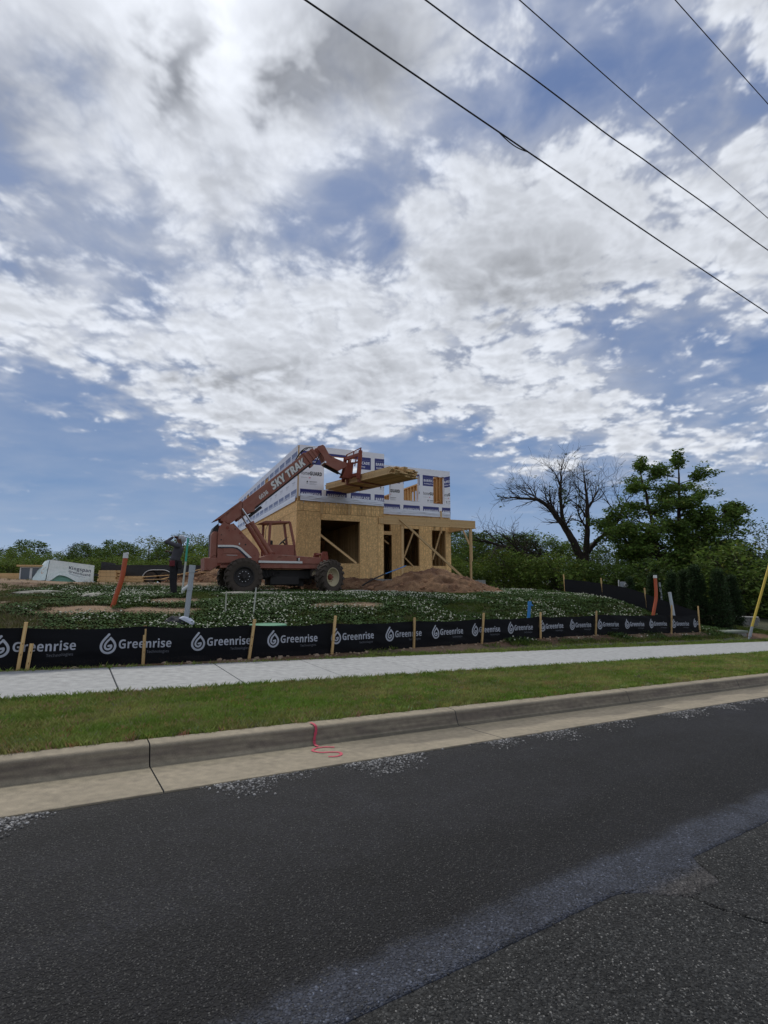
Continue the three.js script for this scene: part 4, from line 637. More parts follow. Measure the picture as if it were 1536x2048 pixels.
// ---------------------------------------------------------------- pipes, stakes and small site things
const pipeMat = (c) => mat({ color: c, roughness: 0.45 });
const orangePlastic = pipeMat(lin(0.42, 0.085, 0.03)), whitePlastic = pipeMat(lin(0.6, 0.61, 0.6)), greyPlastic = pipeMat(lin(0.36, 0.39, 0.42)), bluePlastic = pipeMat(lin(0.03, 0.2, 0.5)), tealPaint = mat({ color: lin(0.05, 0.36, 0.27), roughness: 0.7 }), greenPlastic = mat({ color: lin(0.08, 0.22, 0.13), roughness: 0.85 }), galv = mat({ color: lin(0.27, 0.29, 0.31), roughness: 0.5, metalness: 0.4 });
{
  let o = thing('conduit_pipe', 'bent orange conduit with a white taped end rising from the clover slope', 'pipe', onGround(0.95, 12.9));
  part('pipe_wall', tube([V(-0.1, -0.15, 0), V(-0.02, 0.2, 0), V(0.09, 0.62, 0), V(0.13, 0.95, 0), V(0.145, 1.12, 0)], 0.052, 30, 14), orangePlastic, o); part('end_cap', [rod(V(0.143, 1.08, 0), V(0.146, 1.2, 0), 0.058, 0.054, 14), box(0.07, 0.05, 0.05, 0.17, 1.18, 0.01, 0, 0, 0.3)], whitePlastic, o);
  o = thing('conduit_pipe', 'bent orange conduit standing inside the fence corner near the conical shrubs', 'pipe', onGround(16.85, 10.1));
  part('pipe_wall', tube([V(-0.14, -0.15, 0), V(-0.08, 0.3, 0), V(0.04, 0.8, 0), V(0.06, 1.4, 0), V(0.06, 1.5, 0)], 0.052, 30, 14), orangePlastic, o); part('end_cap', rod(V(0.06, 1.46, 0), V(0.06, 1.56, 0), 0.06, 0.056, 14), whitePlastic, o);
  o = thing('vent_pipe', 'grey white plastic standpipe with coupling and side branch behind the fence', 'pipe', onGround(2.12, 11.13));
  part('pipe_wall', [rod(V(-0.02, -0.1, 0), V(0.06, 1.05, 0), 0.052, 0.052, 16)], greyPlastic, o); part('coupling', [rod(V(0.055, 0.98, 0), V(0.065, 1.13, 0), 0.062, 0.062, 16), rod(V(0.03, 0.62, 0), V(0.036, 0.74, 0), 0.06, 0.06, 16)], greyPlastic, o); part('side_branch', rod(V(0.03, 0.72, 0.02), V(-0.09, 0.62, 0.05), 0.035, 0.035, 12), whitePlastic, o);
  o = thing('survey_stake', 'tall white lath with a green painted top beside the standing worker', 'stake', onGround(2.83, 15.62));
  part('lath', bar(V(-0.03, -0.1, 0), V(0.04, 0.98, 0), 0.07, 0.03), mat({ color: lin(0.5, 0.52, 0.46), roughness: 0.8 }), o); part('painted_top', bar(V(0.0404, 0.984, 0), V(0.075, 1.66, 0), 0.072, 0.032), tealPaint, o);
  o = thing('grade_stake', 'thin pale stake in the clover left of the green lid', 'stake', onGround(3.02, 11.64)); part('lath', bar(V(0, -0.1, 0), V(0.01, 0.5, 0), 0.034, 0.024), mat({ color: lin(0.42, 0.42, 0.34), roughness: 0.8 }), o);
  o = thing('grade_stake', 'pale stake leaning in the clover below the big rear wheel', 'stake', onGround(3.54, 11.3)); part('lath', bar(V(0, -0.1, 0), V(0.05, 0.62, 0), 0.042, 0.024), mat({ color: lin(0.48, 0.48, 0.42), roughness: 0.8 }), o);
  o = thing('riser_lid', 'green round plastic tank riser and lid just behind the fence', 'riser lid', onGround(3.3, 9.6));
  part('riser', new THREE.CylinderGeometry(0.33, 0.35, 0.36, 40).translate(0, 0.06, 0), greenPlastic, o); part('lid', new THREE.LatheGeometry([[0, 0.27], [0.24, 0.27], [0.27, 0.255], [0.3, 0.285], [0.345, 0.28], [0.352, 0.25], [0.34, 0.235]].map(([a, b]) => new THREE.Vector2(a, b)), 40), greenPlastic, o);
  o = thing('cloth_heap', 'dark jacket and white cloth dropped behind the fence at the standpipe foot', 'cloth', onGround(1.95, 10.85)); o.scale.setScalar(0.8);
  const heap = (w, d, h, seed) => sheet(22, 18, (i, j) => { const a = i / 22 * 2 - 1, b = j / 18 * 2 - 1, e = clamp(1 - a * a) * clamp(1 - b * b); return [a * w, h * Math.sqrt(e) * (0.75 + 0.7 * fbm(a * 2 + seed, b * 2, 3)) - 0.02, b * d, a, b]; });
  part('jacket', heap(0.3, 0.25, 0.24, 3).translate(-0.12, 0.02, 0), mat({ color: lin(0.01, 0.011, 0.018), roughness: 0.9 }), o); part('cloth', heap(0.2, 0.1, 0.12, 9).rotateZ(-0.45).translate(0.2, 0.1, 0.05), mat({ color: lin(0.5, 0.53, 0.6), roughness: 0.9 }), o);
  o = thing('water_stub', 'capped blue plastic water pipe stub on the clover slope', 'pipe', onGround(11.05, 10.3)); part('pipe_wall', rod(V(-0.03, -0.1, 0), V(0.04, 0.52, 0), 0.045, 0.045, 14), bluePlastic, o); part('end_cap', [rod(V(0.035, 0.46, 0), V(0.045, 0.58, 0), 0.056, 0.05, 14), rod(V(0.04, 0.5, 0), V(0.13, 0.46, 0), 0.02)], bluePlastic, o);
  o = thing('plastic_conduit', 'slim pale grey plastic pipe beside the orange conduit in the fence corner', 'pipe', onGround(17.35, 9.85)); part('pipe_wall', rod(V(0.1, -0.1, 0), V(-0.02, 1.08, 0), 0.05, 0.05, 12), pipeMat(lin(0.42, 0.47, 0.5)), o); part('end_cap', rod(V(-0.018, 1.05, 0), V(-0.022, 1.1, 0), 0.054, 0.05, 12), greyPlastic, o);
  o = thing('electric_meter', 'grey electric meter box on a post between two conical shrubs', 'meter box', onGround(20.2, 13.4)); o.rotation.y = -0.5;
  part('post', rbox(0.16, 1.05, 0.1, 0.01, 0.02, 0.5, 0), galv, o); part('meter_box', rbox(0.34, 0.34, 0.18, 0.015, 0.0, 1.2, 0.02), galv, o); part('meter_glass', rod(V(0.07, 1.23, 0.1), V(0.07, 1.23, 0.19), 0.085, 0.075, 20), mat({ color: lin(0.6, 0.6, 0.58), roughness: 0.25 }), o); part('meter_dial', rod(V(0.07, 1.23, 0.19), V(0.07, 1.23, 0.195), 0.055, 0.055, 16), mat({ color: lin(0.16, 0.16, 0.16) }), o); part('cable_arm', box(0.22, 0.03, 0.03, 0.26, 1.1, 0.02), whitePlastic, o); part('mast', rod(V(-0.22, 0.9, 0), V(-0.22, 1.45, 0), 0.025), whitePlastic, o);
  o = thing('marker_post', 'grey utility marker post with a timber stub between conical shrubs', 'post', onGround(21.1, 12.4)); part('post', bar(V(0.08, 0, 0), V(0, 1.45, 0), 0.07, 0.05), greyPlastic, o); part('timber_stub', bar(V(0.16, -0.05, 0.05), V(0.13, 0.45, 0.05), 0.05, 0.04), stakeMat[0], o);
  o = thing('guy_guard', 'yellow plastic guy wire guard slanting up from the grass', 'guy guard', onGround(19.25, 8.35)); part('guard_tube', rod(V(0.03, 0.42, 0), V(1.25, 3.2, -0.2), 0.038, 0.038, 10), mat({ color: lin(0.5, 0.36, 0.04), roughness: 0.5 }), o); part('guy_wire', rod(V(-0.13, -0.1, 0), V(0.03, 0.42, 0), 0.014), galv, o); part('anchor_clamp', [rod(V(-0.06, 0.12, 0), V(0.04, 0.44, 0), 0.05, 0.04, 10), rod(V(-0.2, -0.2, 0), V(-0.06, 0.14, 0), 0.03)], galv, o);
  o = thing('meter_lid', 'flat square green grey concrete box lid on the bare bank', 'lid', onGround(19.3, 9.05, 0.05)); o.rotation.y = 0.2; part('lid', rbox(0.95, 0.07, 0.62, 0.015, 0, 0, 0), mat({ map: scaled(concreteTex, 1), color: lin(0.27, 0.3, 0.25), roughness: 0.9 }), o); part('box_wall', box(0.85, 0.3, 0.54, 0, -0.19, 0), slabMat, o);
  o = thing('concrete_post', 'short pale concrete marker post on the lawn', 'marker', onGround(20.8, 9.9)); part('post', rod(V(0, -0.1, 0), V(0, 0.28, 0), 0.06, 0.05, 12), slabMat, o); part('cap', rod(V(0, 0.28, 0), V(0, 0.32, 0), 0.055, 0.03, 12), slabMat, o);
  // low retaining wall pieces between the shrubs
  for (const [u, v, w, lab] of [[23.2, 10.6, 1.5, 'low pale block wall end beside the rightmost conical shrub'], [21.6, 11.4, 0.45, 'small pale block showing between two conical shrubs']]) { const q = thing('garden_wall', lab, 'wall', onGround(u, v)); q.rotation.y = HD - Math.PI / 2; const rr = rng(u * 10 | 0); for (let k = 0; k < Math.round(w / 0.3); k++) for (let j = 0; j < 2; j++) part('wall_block', rbox(0.29, 0.14, 0.2, 0.015, (k - w / 0.6 + 0.5) * 0.3 + (j ? 0.05 : 0), 0.05 + 0.145 * j, 0.01 * rr()), slabMat, q); part('coping', rbox(w + 0.05, 0.05, 0.26, 0.01, 0, 0.295, 0), mat({ map: scaled(concreteTex, 1), color: lin(0.5, 0.49, 0.46) }), q); }
}
// ---------------------------------------------------------------- insulation bundle, timber piles, trailer
{
  const film = canvasTex(1024, 512, (x, w, h) => { const r = rng(95); x.fillStyle = '#dfe9e6'; x.fillRect(0, 0, w, h); for (let i = 0; i < 900; i++) { x.fillStyle = `rgba(${r() < 0.5 ? '160,190,185' : '255,255,255'},0.1)`; x.fillRect(r() * w, r() * h, 40 * r(), 80 * r()); } x.fillStyle = '#1c2440'; x.font = 'bold 120px sans-serif'; x.fillText('Kingspan', 430, 190); x.font = 'bold 86px sans-serif'; x.fillText('GreenGuard', 440, 290); x.fillStyle = '#5a6a80'; x.fillRect(450, 320, 380, 8); x.fillRect(450, 345, 260, 8); });
  const filmB = canvasTex(512, 512, (x, w, h) => { const r = rng(96); x.fillStyle = '#d5e6e4'; x.fillRect(0, 0, w, h); for (let i = 0; i < 400; i++) { x.fillStyle = `rgba(${r() < 0.5 ? '150,190,190' : '250,255,255'},0.12)`; x.fillRect(r() * w, r() * h, 60 * r(), 30 * r()); } x.strokeStyle = '#c8782a'; x.lineWidth = 14; x.beginPath(); x.arc(300, 280, 55, 0.5, 5.2); x.stroke(); x.beginPath(); x.moveTo(330, 200); x.lineTo(400, 170); x.stroke(); });
  const o = thing('insulation_bundle', 'film-wrapped bundle of mint green foam boards lying tilted on the grass', 'insulation', [-14.9, 0, -24.2], 0); o.position.y = groundY(-14.9, -24.2) - 0.1; o.rotation.set(-3 * D2R, 44 * D2R, -7 * D2R, 'YXZ'); o.scale.setScalar(0.82);
  const foam = mat({ color: lin(0.22, 0.46, 0.36), roughness: 0.7 });
  for (let k = 0; k < 8; k++) part('foam_board', box(2.2, 0.13, 1.2, 0, 0.1 + 0.135 * k, 0), foam, o);
  const W2 = 1.12, D2 = 0.62;
  part('front_film', sheet(40, 16, (i, j) => { const s = i / 40, t = j / 16, f = fbm(s * 4, t * 3, 3), open = 0.38 * sstep(0.05, 0.25, s) * sstep(0.8, 0.3, s); const y = lerp(0.0 + open * (1 - t), 1.17, t); return [lerp(-W2, W2 + 0.12 * (1 - t), s), y, D2 + 0.02 + 0.06 * f * (1 - t) + 0.1 * (1 - t) * (1 - t), s, t]; }), mat({ map: film, roughness: 0.4 }), o);
  part('end_film', sheet(20, 16, (i, j) => { const s = i / 20, t = j / 16, f = fbm(s * 3 + 7, t * 3, 3); return [-W2 - 0.02 - 0.45 * (1 - t) * (1 - s) - 0.05 * Math.abs(f), lerp(0.02, 1.17, t), lerp(-D2, D2 + 0.02, s), s, t]; }), mat({ map: filmB, roughness: 0.4 }), o);
  part('top_film', sheet(30, 16, (i, j) => { const s = i / 30, t = j / 16; return [lerp(-W2 - 0.03, W2 + 0.02, s), 1.185 + 0.03 * fbm(s * 5, t * 5, 3), lerp(D2 + 0.03, -D2, t), s * 0.3, t * 0.2]; }), mat({ map: film, roughness: 0.4 }), o);
  part('end_film', sheet(16, 16, (i, j) => { const s = i / 16, t = j / 16; return [W2 + 0.02 + 0.25 * (1 - t) * s, lerp(0.0, 1.17, t), lerp(D2 + 0.03, -D2, s), s * 0.3, t]; }), mat({ map: filmB, roughness: 0.4 }), o);
  const r = rng(97), pickL = () => lumberMats[Math.floor(r() * 3)];
  const pileOf = (name, label, x, z, turn, nx, ny, L, w, h) => { const p = thing(name, label, 'timber', [x, groundY(x, z), z], turn); for (let j = 0; j < ny; j++) for (let i = 0; i < nx; i++) part('plank', box(L * (0.9 + 0.15 * r()), h, w, 0.15 * (r() - 0.5), h * 0.55 + j * h * 1.06, (i - nx / 2) * w * 1.03), pickL(), p); return p; };
  pileOf('timber_pile', 'stack of tan timber offcuts beside the film-wrapped bundle', -12.9, -24.4, 0.1, 6, 9, 0.8, 0.14, 0.06);
  pileOf('timber_pile', 'short stack of timber by the drawbar of the black trailer', -12.3, -25.4, 0.3, 6, 5, 0.9, 0.14, 0.06);
  pileOf('timber_pile', 'long low stack of pale boards beyond the left end of the bundle', -18.4, -26.4, 0.15, 5, 6, 4.5, 0.2, 0.05);
  const wb = thing('window_crate', 'pair of white framed window units leaning beside the bundle', 'window crate', [-16.3, groundY(-16.3, -23.8) - 0.02, -23.8], 0.3); for (const k of [0, 1]) { part('frame', [box(0.05, 0.62, 0.06, -0.22 + 0.45 * k - 0.2, 0.32, 0), box(0.05, 0.62, 0.06, -0.22 + 0.45 * k + 0.2, 0.32, 0), box(0.4, 0.05, 0.06, -0.22 + 0.45 * k, 0.03, 0), box(0.4, 0.05, 0.06, -0.22 + 0.45 * k, 0.61, 0)], whitePlastic, wb); part('pane', box(0.35, 0.53, 0.012, -0.22 + 0.45 * k, 0.32, 0), new THREE.MeshPhysicalMaterial({ color: lin(0.1, 0.12, 0.14), roughness: 0.1 }), wb); } part('crate_board', box(1.3, 0.08, 0.3, 0.1, 0.68, 0), lumberMats[1], wb);
  // trailer
  const tr = thing('utility_trailer', 'long black utility trailer with white arched fender over twin wheels', 'trailer', [-11.4, groundY(-11.4, -25.6) - 0.02, -25.6], 10 * D2R);
  const blk = mat({ color: lin(0.008, 0.008, 0.009), roughness: 0.5 });
  part('deck', box(4.9, 0.12, 1.9, 0, 0.42, -0.95), blk, tr); part('side_rail', [box(4.9, 0.36, 0.05, 0, 0.66, -0.02), box(4.9, 0.05, 0.07, 0, 0.86, -0.02)], blk, tr); part('side_rail', [box(4.9, 0.36, 0.05, 0, 0.66, -1.9), box(4.9, 0.05, 0.07, 0, 0.86, -1.9)], blk, tr); part('headboard', box(0.06, 0.62, 1.9, -2.45, 0.72, -0.95), blk, tr); part('tailgate', box(0.06, 0.42, 1.9, 2.45, 0.68, -0.95), blk, tr); part('drawbar', [bar(V(-2.4, 0.4, -0.4), V(-3.6, 0.42, -0.95), 0.1, 0.1), bar(V(-2.4, 0.4, -1.5), V(-3.6, 0.42, -0.95), 0.1, 0.1), rod(V(-3.4, 0.05, -0.95), V(-3.4, 0.6, -0.95), 0.04)], blk, tr);
  const wt = new THREE.TorusGeometry(0.2, 0.085, 12, 28), arch = (() => { const pts = []; for (let i = 0; i <= 24; i++) { const a = i / 24; const x = lerp(-1.0, 1.0, a); const y = 0.12 + 0.5 * Math.pow(Math.max(0, 1 - Math.pow(Math.abs(x), 4)), 0.6); pts.push(V(x * 0.72, y, 0)); } return pts; })();
  for (const z of [0.16, -2.06]) { for (const x of [-0.32, 0.36]) { const w = new THREE.Group(); w.name = 'wheel'; w.position.set(x + 0.2, 0.285, z); tr.add(w); part('tyre', wt, rubber, w); part('rim', new THREE.CylinderGeometry(0.14, 0.14, 0.12, 20).rotateX(Math.PI / 2), blackSteel, w); } part('fender', [sheet(24, 1, (i, j) => [arch[i].x + 0.22, arch[i].y + 0.02, z + (j - 0.5) * 0.26, i, j]), tube(arch.map((p) => V(p.x + 0.22, p.y + 0.02, z + (z > -1 ? 0.13 : -0.13))), 0.02, 40, 6)], mat({ color: lin(0.55, 0.55, 0.53), roughness: 0.5, side: THREE.DoubleSide }), tr); }
  // heaps of clay
  const clay = mat({ vertexColors: true, map: scaled(soilTex, 1.5), bumpMap: scaled(soilBump, 1.2), bumpScale: 0.06, roughness: 1 });
  const mound = (name, label, x, z, turn, rx, rz, h, seed, tone) => {
    const g = sheet(90, 60, (i, j) => { const a = i / 90 * 2 - 1, b = j / 60 * 2 - 1, q = Math.hypot(a, b) + 0.22 * fbm(a * 2.2 + seed, b * 2.2, 3); const px = x + (a * rx) * Math.cos(turn) + (b * rz) * Math.sin(turn), pz = z - (a * rx) * Math.sin(turn) + (b * rz) * Math.cos(turn); const e = Math.pow(clamp(1 - q), 0.85); const rough = e > 0 ? 0.3 * fbm(a * rx * 1.7 + seed, b * rz * 1.7, 5, 0.65) + 0.12 * Math.abs(pn(a * rx * 6, b * rz * 6 + seed)) : 0; const n = fbm(a * 3 + seed, b * 3, 4), m = fbm(a * 14, b * 14 + seed, 3), k = sstep(-0.15, 0.3, n + 0.3 * b); return [px - x, groundY(px, pz) + h * e + rough * Math.min(1, e * 5) - (e > 0 ? 0 : 0.05), pz - z, a * rx, b * rz, lerp(0.17, 0.36, k) * tone * (1 + 0.5 * m), lerp(0.075, 0.2, k) * tone * (1 + 0.5 * m), lerp(0.034, 0.1, k) * tone * (1 + 0.5 * m)]; }, true);
    const o = thing(name, label, 'dirt heap', [x, 0, z]); part('clay', g, clay, o);
    const rr = rng(seed * 7 | 0), clods = []; for (let i = 0; i < 260; i++) { const a = rr() * 2 - 1, b = rr() * 2 - 1; if (a * a + b * b > 1.1) continue; const cx = x + a * rx * Math.cos(turn) + b * rz * Math.sin(turn), cz = z - a * rx * Math.sin(turn) + b * rz * Math.cos(turn), e = Math.pow(clamp(1 - Math.hypot(a, b)), 0.85); const c = new THREE.IcosahedronGeometry(0.03 + 0.07 * rr() * rr(), 0); c.rotateX(rr() * 3); c.rotateY(rr() * 3); c.translate(cx - x, groundY(cx, cz) + h * e * 0.92 + 0.02, cz - z); clods.push(c); }
    part('clods', clods, mat({ color: lin(0.24 * tone, 0.13 * tone, 0.07 * tone), roughness: 1 }), o).userData.kind = 'stuff'; return o;
  };
  mound('clay_heap', 'large reddish clay heap in front of the porch and windows', 1.9, -19.9, 0.3, 2.9, 1.7, 0.95, 4.3, 1);
  mound('clay_heap', 'low clay spoil ridge along the front of the house slab', -1.2, -21.2, 0.42, 3.4, 0.9, 0.42, 8.1, 0.95);
  mound('clay_heap', 'clay heap with boards behind the rear wheel of the telehandler', -7.2, -22.2, 0.1, 2.2, 1.3, 0.62, 12.7, 1.05);
  const bd = thing('loose_boards', 'a few pale boards lying crossed on the clay heap behind the telehandler', 'timber', [-8.3, groundY(-8.3, -21.6) + 0.1, -21.6], 0.1); part('plank', bar(V(-0.9, 0.05, 0.3), V(0.9, 0.55, 0.1), 0.14, 0.03, V(0, 0, 1)), lumberMats[2], bd); part('plank', bar(V(-2.4, 0.1, 0.1), V(0.8, 0.34, 0), 0.14, 0.03, V(0, 0, 1)), lumberMats[1], bd); part('plank', bar(V(-2.9, 0.02, 0.4), V(-0.6, 0.06, 0.4), 0.14, 0.03, V(0, 0, 1)), lumberMats[0], bd);
  const st = thing('timber_stub', 'short timber upright set in the spoil before the house slab', 'timber', [-0.55, groundY(-0.55, -21.6), -21.6], 0.4); part('post', box(0.09, 0.9, 0.04, 0, 0.4, 0), lumberMats[1], st); part('plank', box(1.0, 0.1, 0.14, 0.1, 0.06, 0.1), lumberMats[0], st);
  const hose = thing('water_hose', 'black and blue hose trailing from the porch over the clay', 'hose'); part('black_length', tube([V(-0.95, 1.18, -20.7), V(-0.5, 1.45, -20.9), V(-0.15, 1.62, -21.4), V(0.05, 1.72, -22.2)], 0.03, 24, 8), blackSteel, hose); part('blue_length', tube([V(0.05, 1.72, -22.2), V(0.5, 1.9, -22.9), V(1.02, 2.12, -23.9)], 0.022, 16, 8), bluePlastic, hose);
  const slabs = [[4.35, 15.5, 0.55, 0.3], [5.2, 15.4, 0.5, 0.26], [8.2, 15.6, 0.35, 0.2], [9.0, 16.4, 0.5, 0.22], [-0.6, 17.8, 0.7, 0.3], [0.6, 15.6, 0.8, 0.2]];
  slabs.forEach(([u, v, a, b], k) => { const g = new THREE.IcosahedronGeometry(1, 2), p = g.attributes.position; for (let i = 0; i < p.count; i++) { const f = 1 + 0.35 * pn(p.getX(i) * 2 + k * 9, p.getZ(i) * 2 + p.getY(i)); p.setXYZ(i, p.getX(i) * f * a, p.getY(i) * f * 0.09, p.getZ(i) * f * b); } g.computeVertexNormals(); const m = new THREE.Mesh(g, mat({ map: scaled(concreteTex, 1), color: lin(0.3, 0.29, 0.25), roughness: 1 })); m.name = numbered('flat_stone'); m.position.set(...onGround(u, v, 0.03)); m.rotation.y = k; scene.add(m); tag(m, ['flat pale stone in the clover below the rear wheel', 'flat pale stone in the clover under the machine frame', 'small flat stone by the front wheel of the telehandler', 'flat stone lying before the clay heap', 'broad pale slab in the dry grass before the bundle', 'long pale slab in the grass left of the worker'][k], 'stone'); });
}
// ---------------------------------------------------------------- overhead lines
{
  const wires = [[6.02, 9.85, 0.0135, 'lowest and thickest overhead cable with a twist in it', true], [5.35, 10.35, 0.011, 'wavy overhead cable just above the thick one'], [5.08, 11.35, 0.0085, 'thin overhead wire between the wavy cable and the topmost wire'], [3.78, 11.65, 0.0075, 'topmost thin overhead wire nearest the road']];
  const p0 = -24, p1 = 62;
  for (const [v, y, r, label, twist] of wires) {
    const pts = []; for (let i = 0; i <= 80; i++) { const s = i / 80, u = lerp(p0, p1, s); const sag = 0.9 * (1 - Math.pow(2 * ((u - p0) / (p1 - p0)) - 1, 2)); const wob = label.startsWith('wavy') ? 0.06 * pn(u * 0.55, 2) : 0.012 * pn(u * 0.4, v); const vv = label.startsWith('wavy') ? v - 0.028 * (u - 4.2) : v; pts.push(V(X(u, vv), y - SLOPE * u + 0.75 - sag + wob, Z(u, vv))); }
    const o = thing('overhead_wire', label, 'wire', [0, 0, 0], 0, undefined); part('cable', tube(pts, r, 260, 6), blackSteel, o);
    if (twist) { const c = new THREE.CatmullRomCurve3(pts), q = []; for (let i = 0; i <= 10; i++) { const s = 0.3505 + i * 0.0009, p = c.getPoint(s); q.push(V(p.x, p.y - 0.07 * Math.sin(Math.PI * i / 10), p.z)); } part('loose_strand', tube(q, 0.01, 20, 5), blackSteel, o); }
  }
  for (const [u, label] of [[p0, 'wooden utility pole uphill by the road carrying the cables'], [p1, 'wooden utility pole downhill by the road carrying the cables']]) { const x = X(u, 5.2), z = Z(u, 5.2), y = groundUV(u, 5.2), o = thing('utility_pole', label, 'pole', [x, y - 0.3, z], HD - Math.PI / 2); part('pole', tapered([V(0, 0, 0), V(0, 7, 0), V(0, 12.9, 0)], [0.17, 0.14, 0.11], 14), mat({ map: scaled(woodTex, 2, 0.3), color: lin(0.3, 0.22, 0.16) }), o); part('crossarm', [box(0.1, 0.12, 3.4, 0.12, 12.0, 0.1), box(0.1, 0.12, 2.6, 0.12, 10.6, -0.4)], lumberMats[0], o); }
}
// ---------------------------------------------------------------- worker
function sdfMesh(bones, lo, hi, cell, k = 0.03) {
  const L = Math.max(hi[0] - lo[0], hi[1] - lo[1], hi[2] - lo[2]) + cell * 6, n = Math.ceil(L / cell), c = [0, 1, 2].map((i) => (lo[i] + hi[i]) / 2);
  const mc = new MarchingCubes(n, new THREE.MeshStandardMaterial(), false, false, 200000); mc.isolation = 0; const half = n / 2;
  const B = bones.map(([a, b, ra, rb]) => ({ a, d: [b[0] - a[0], b[1] - a[1], b[2] - a[2]], ra, rb })); B.forEach((q) => { q.l2 = Math.max(1e-9, q.d[0] ** 2 + q.d[1] ** 2 + q.d[2] ** 2); });
  for (let z = 0; z < n; z++) for (let y = 0; y < n; y++) for (let x = 0; x < n; x++) {
    const p = [c[0] + (x - half) / half * L / 2, c[1] + (y - half) / half * L / 2, c[2] + (z - half) / half * L / 2];
    if (p[0] < lo[0] - 3 * cell || p[0] > hi[0] + 3 * cell || p[1] < lo[1] - 3 * cell || p[1] > hi[1] + 3 * cell || p[2] < lo[2] - 3 * cell || p[2] > hi[2] + 3 * cell) { mc.field[x + y * n + z * n * n] = -1; continue; }
    let d = 9;
    for (const q of B) { const e = [p[0] - q.a[0], p[1] - q.a[1], p[2] - q.a[2]], t = clamp((e[0] * q.d[0] + e[1] * q.d[1] + e[2] * q.d[2]) / q.l2), f = Math.hypot(e[0] - q.d[0] * t, e[1] - q.d[1] * t, e[2] - q.d[2] * t) - lerp(q.ra, q.rb, t); const h = clamp(0.5 + 0.5 * (d - f) / k); d = lerp(d, f, h) - k * h * (1 - h); }
    mc.field[x + y * n + z * n * n] = -d;
  }
  mc.update(); const g = new THREE.BufferGeometry(), cnt = mc.count, P = new Float32Array(mc.positionArray.subarray(0, cnt * 3));
  for (let i = 0; i < cnt; i++) for (let j = 0; j < 3; j++) P[i * 3 + j] = c[j] + P[i * 3 + j] * L / 2;
  g.setAttribute('position', new THREE.BufferAttribute(P, 3)); const N = new Float32Array(mc.normalArray.subarray(0, cnt * 3)); g.setAttribute('normal', new THREE.BufferAttribute(N, 3)); g.setAttribute('uv', new THREE.BufferAttribute(new Float32Array(cnt * 2), 2)); return g;
}
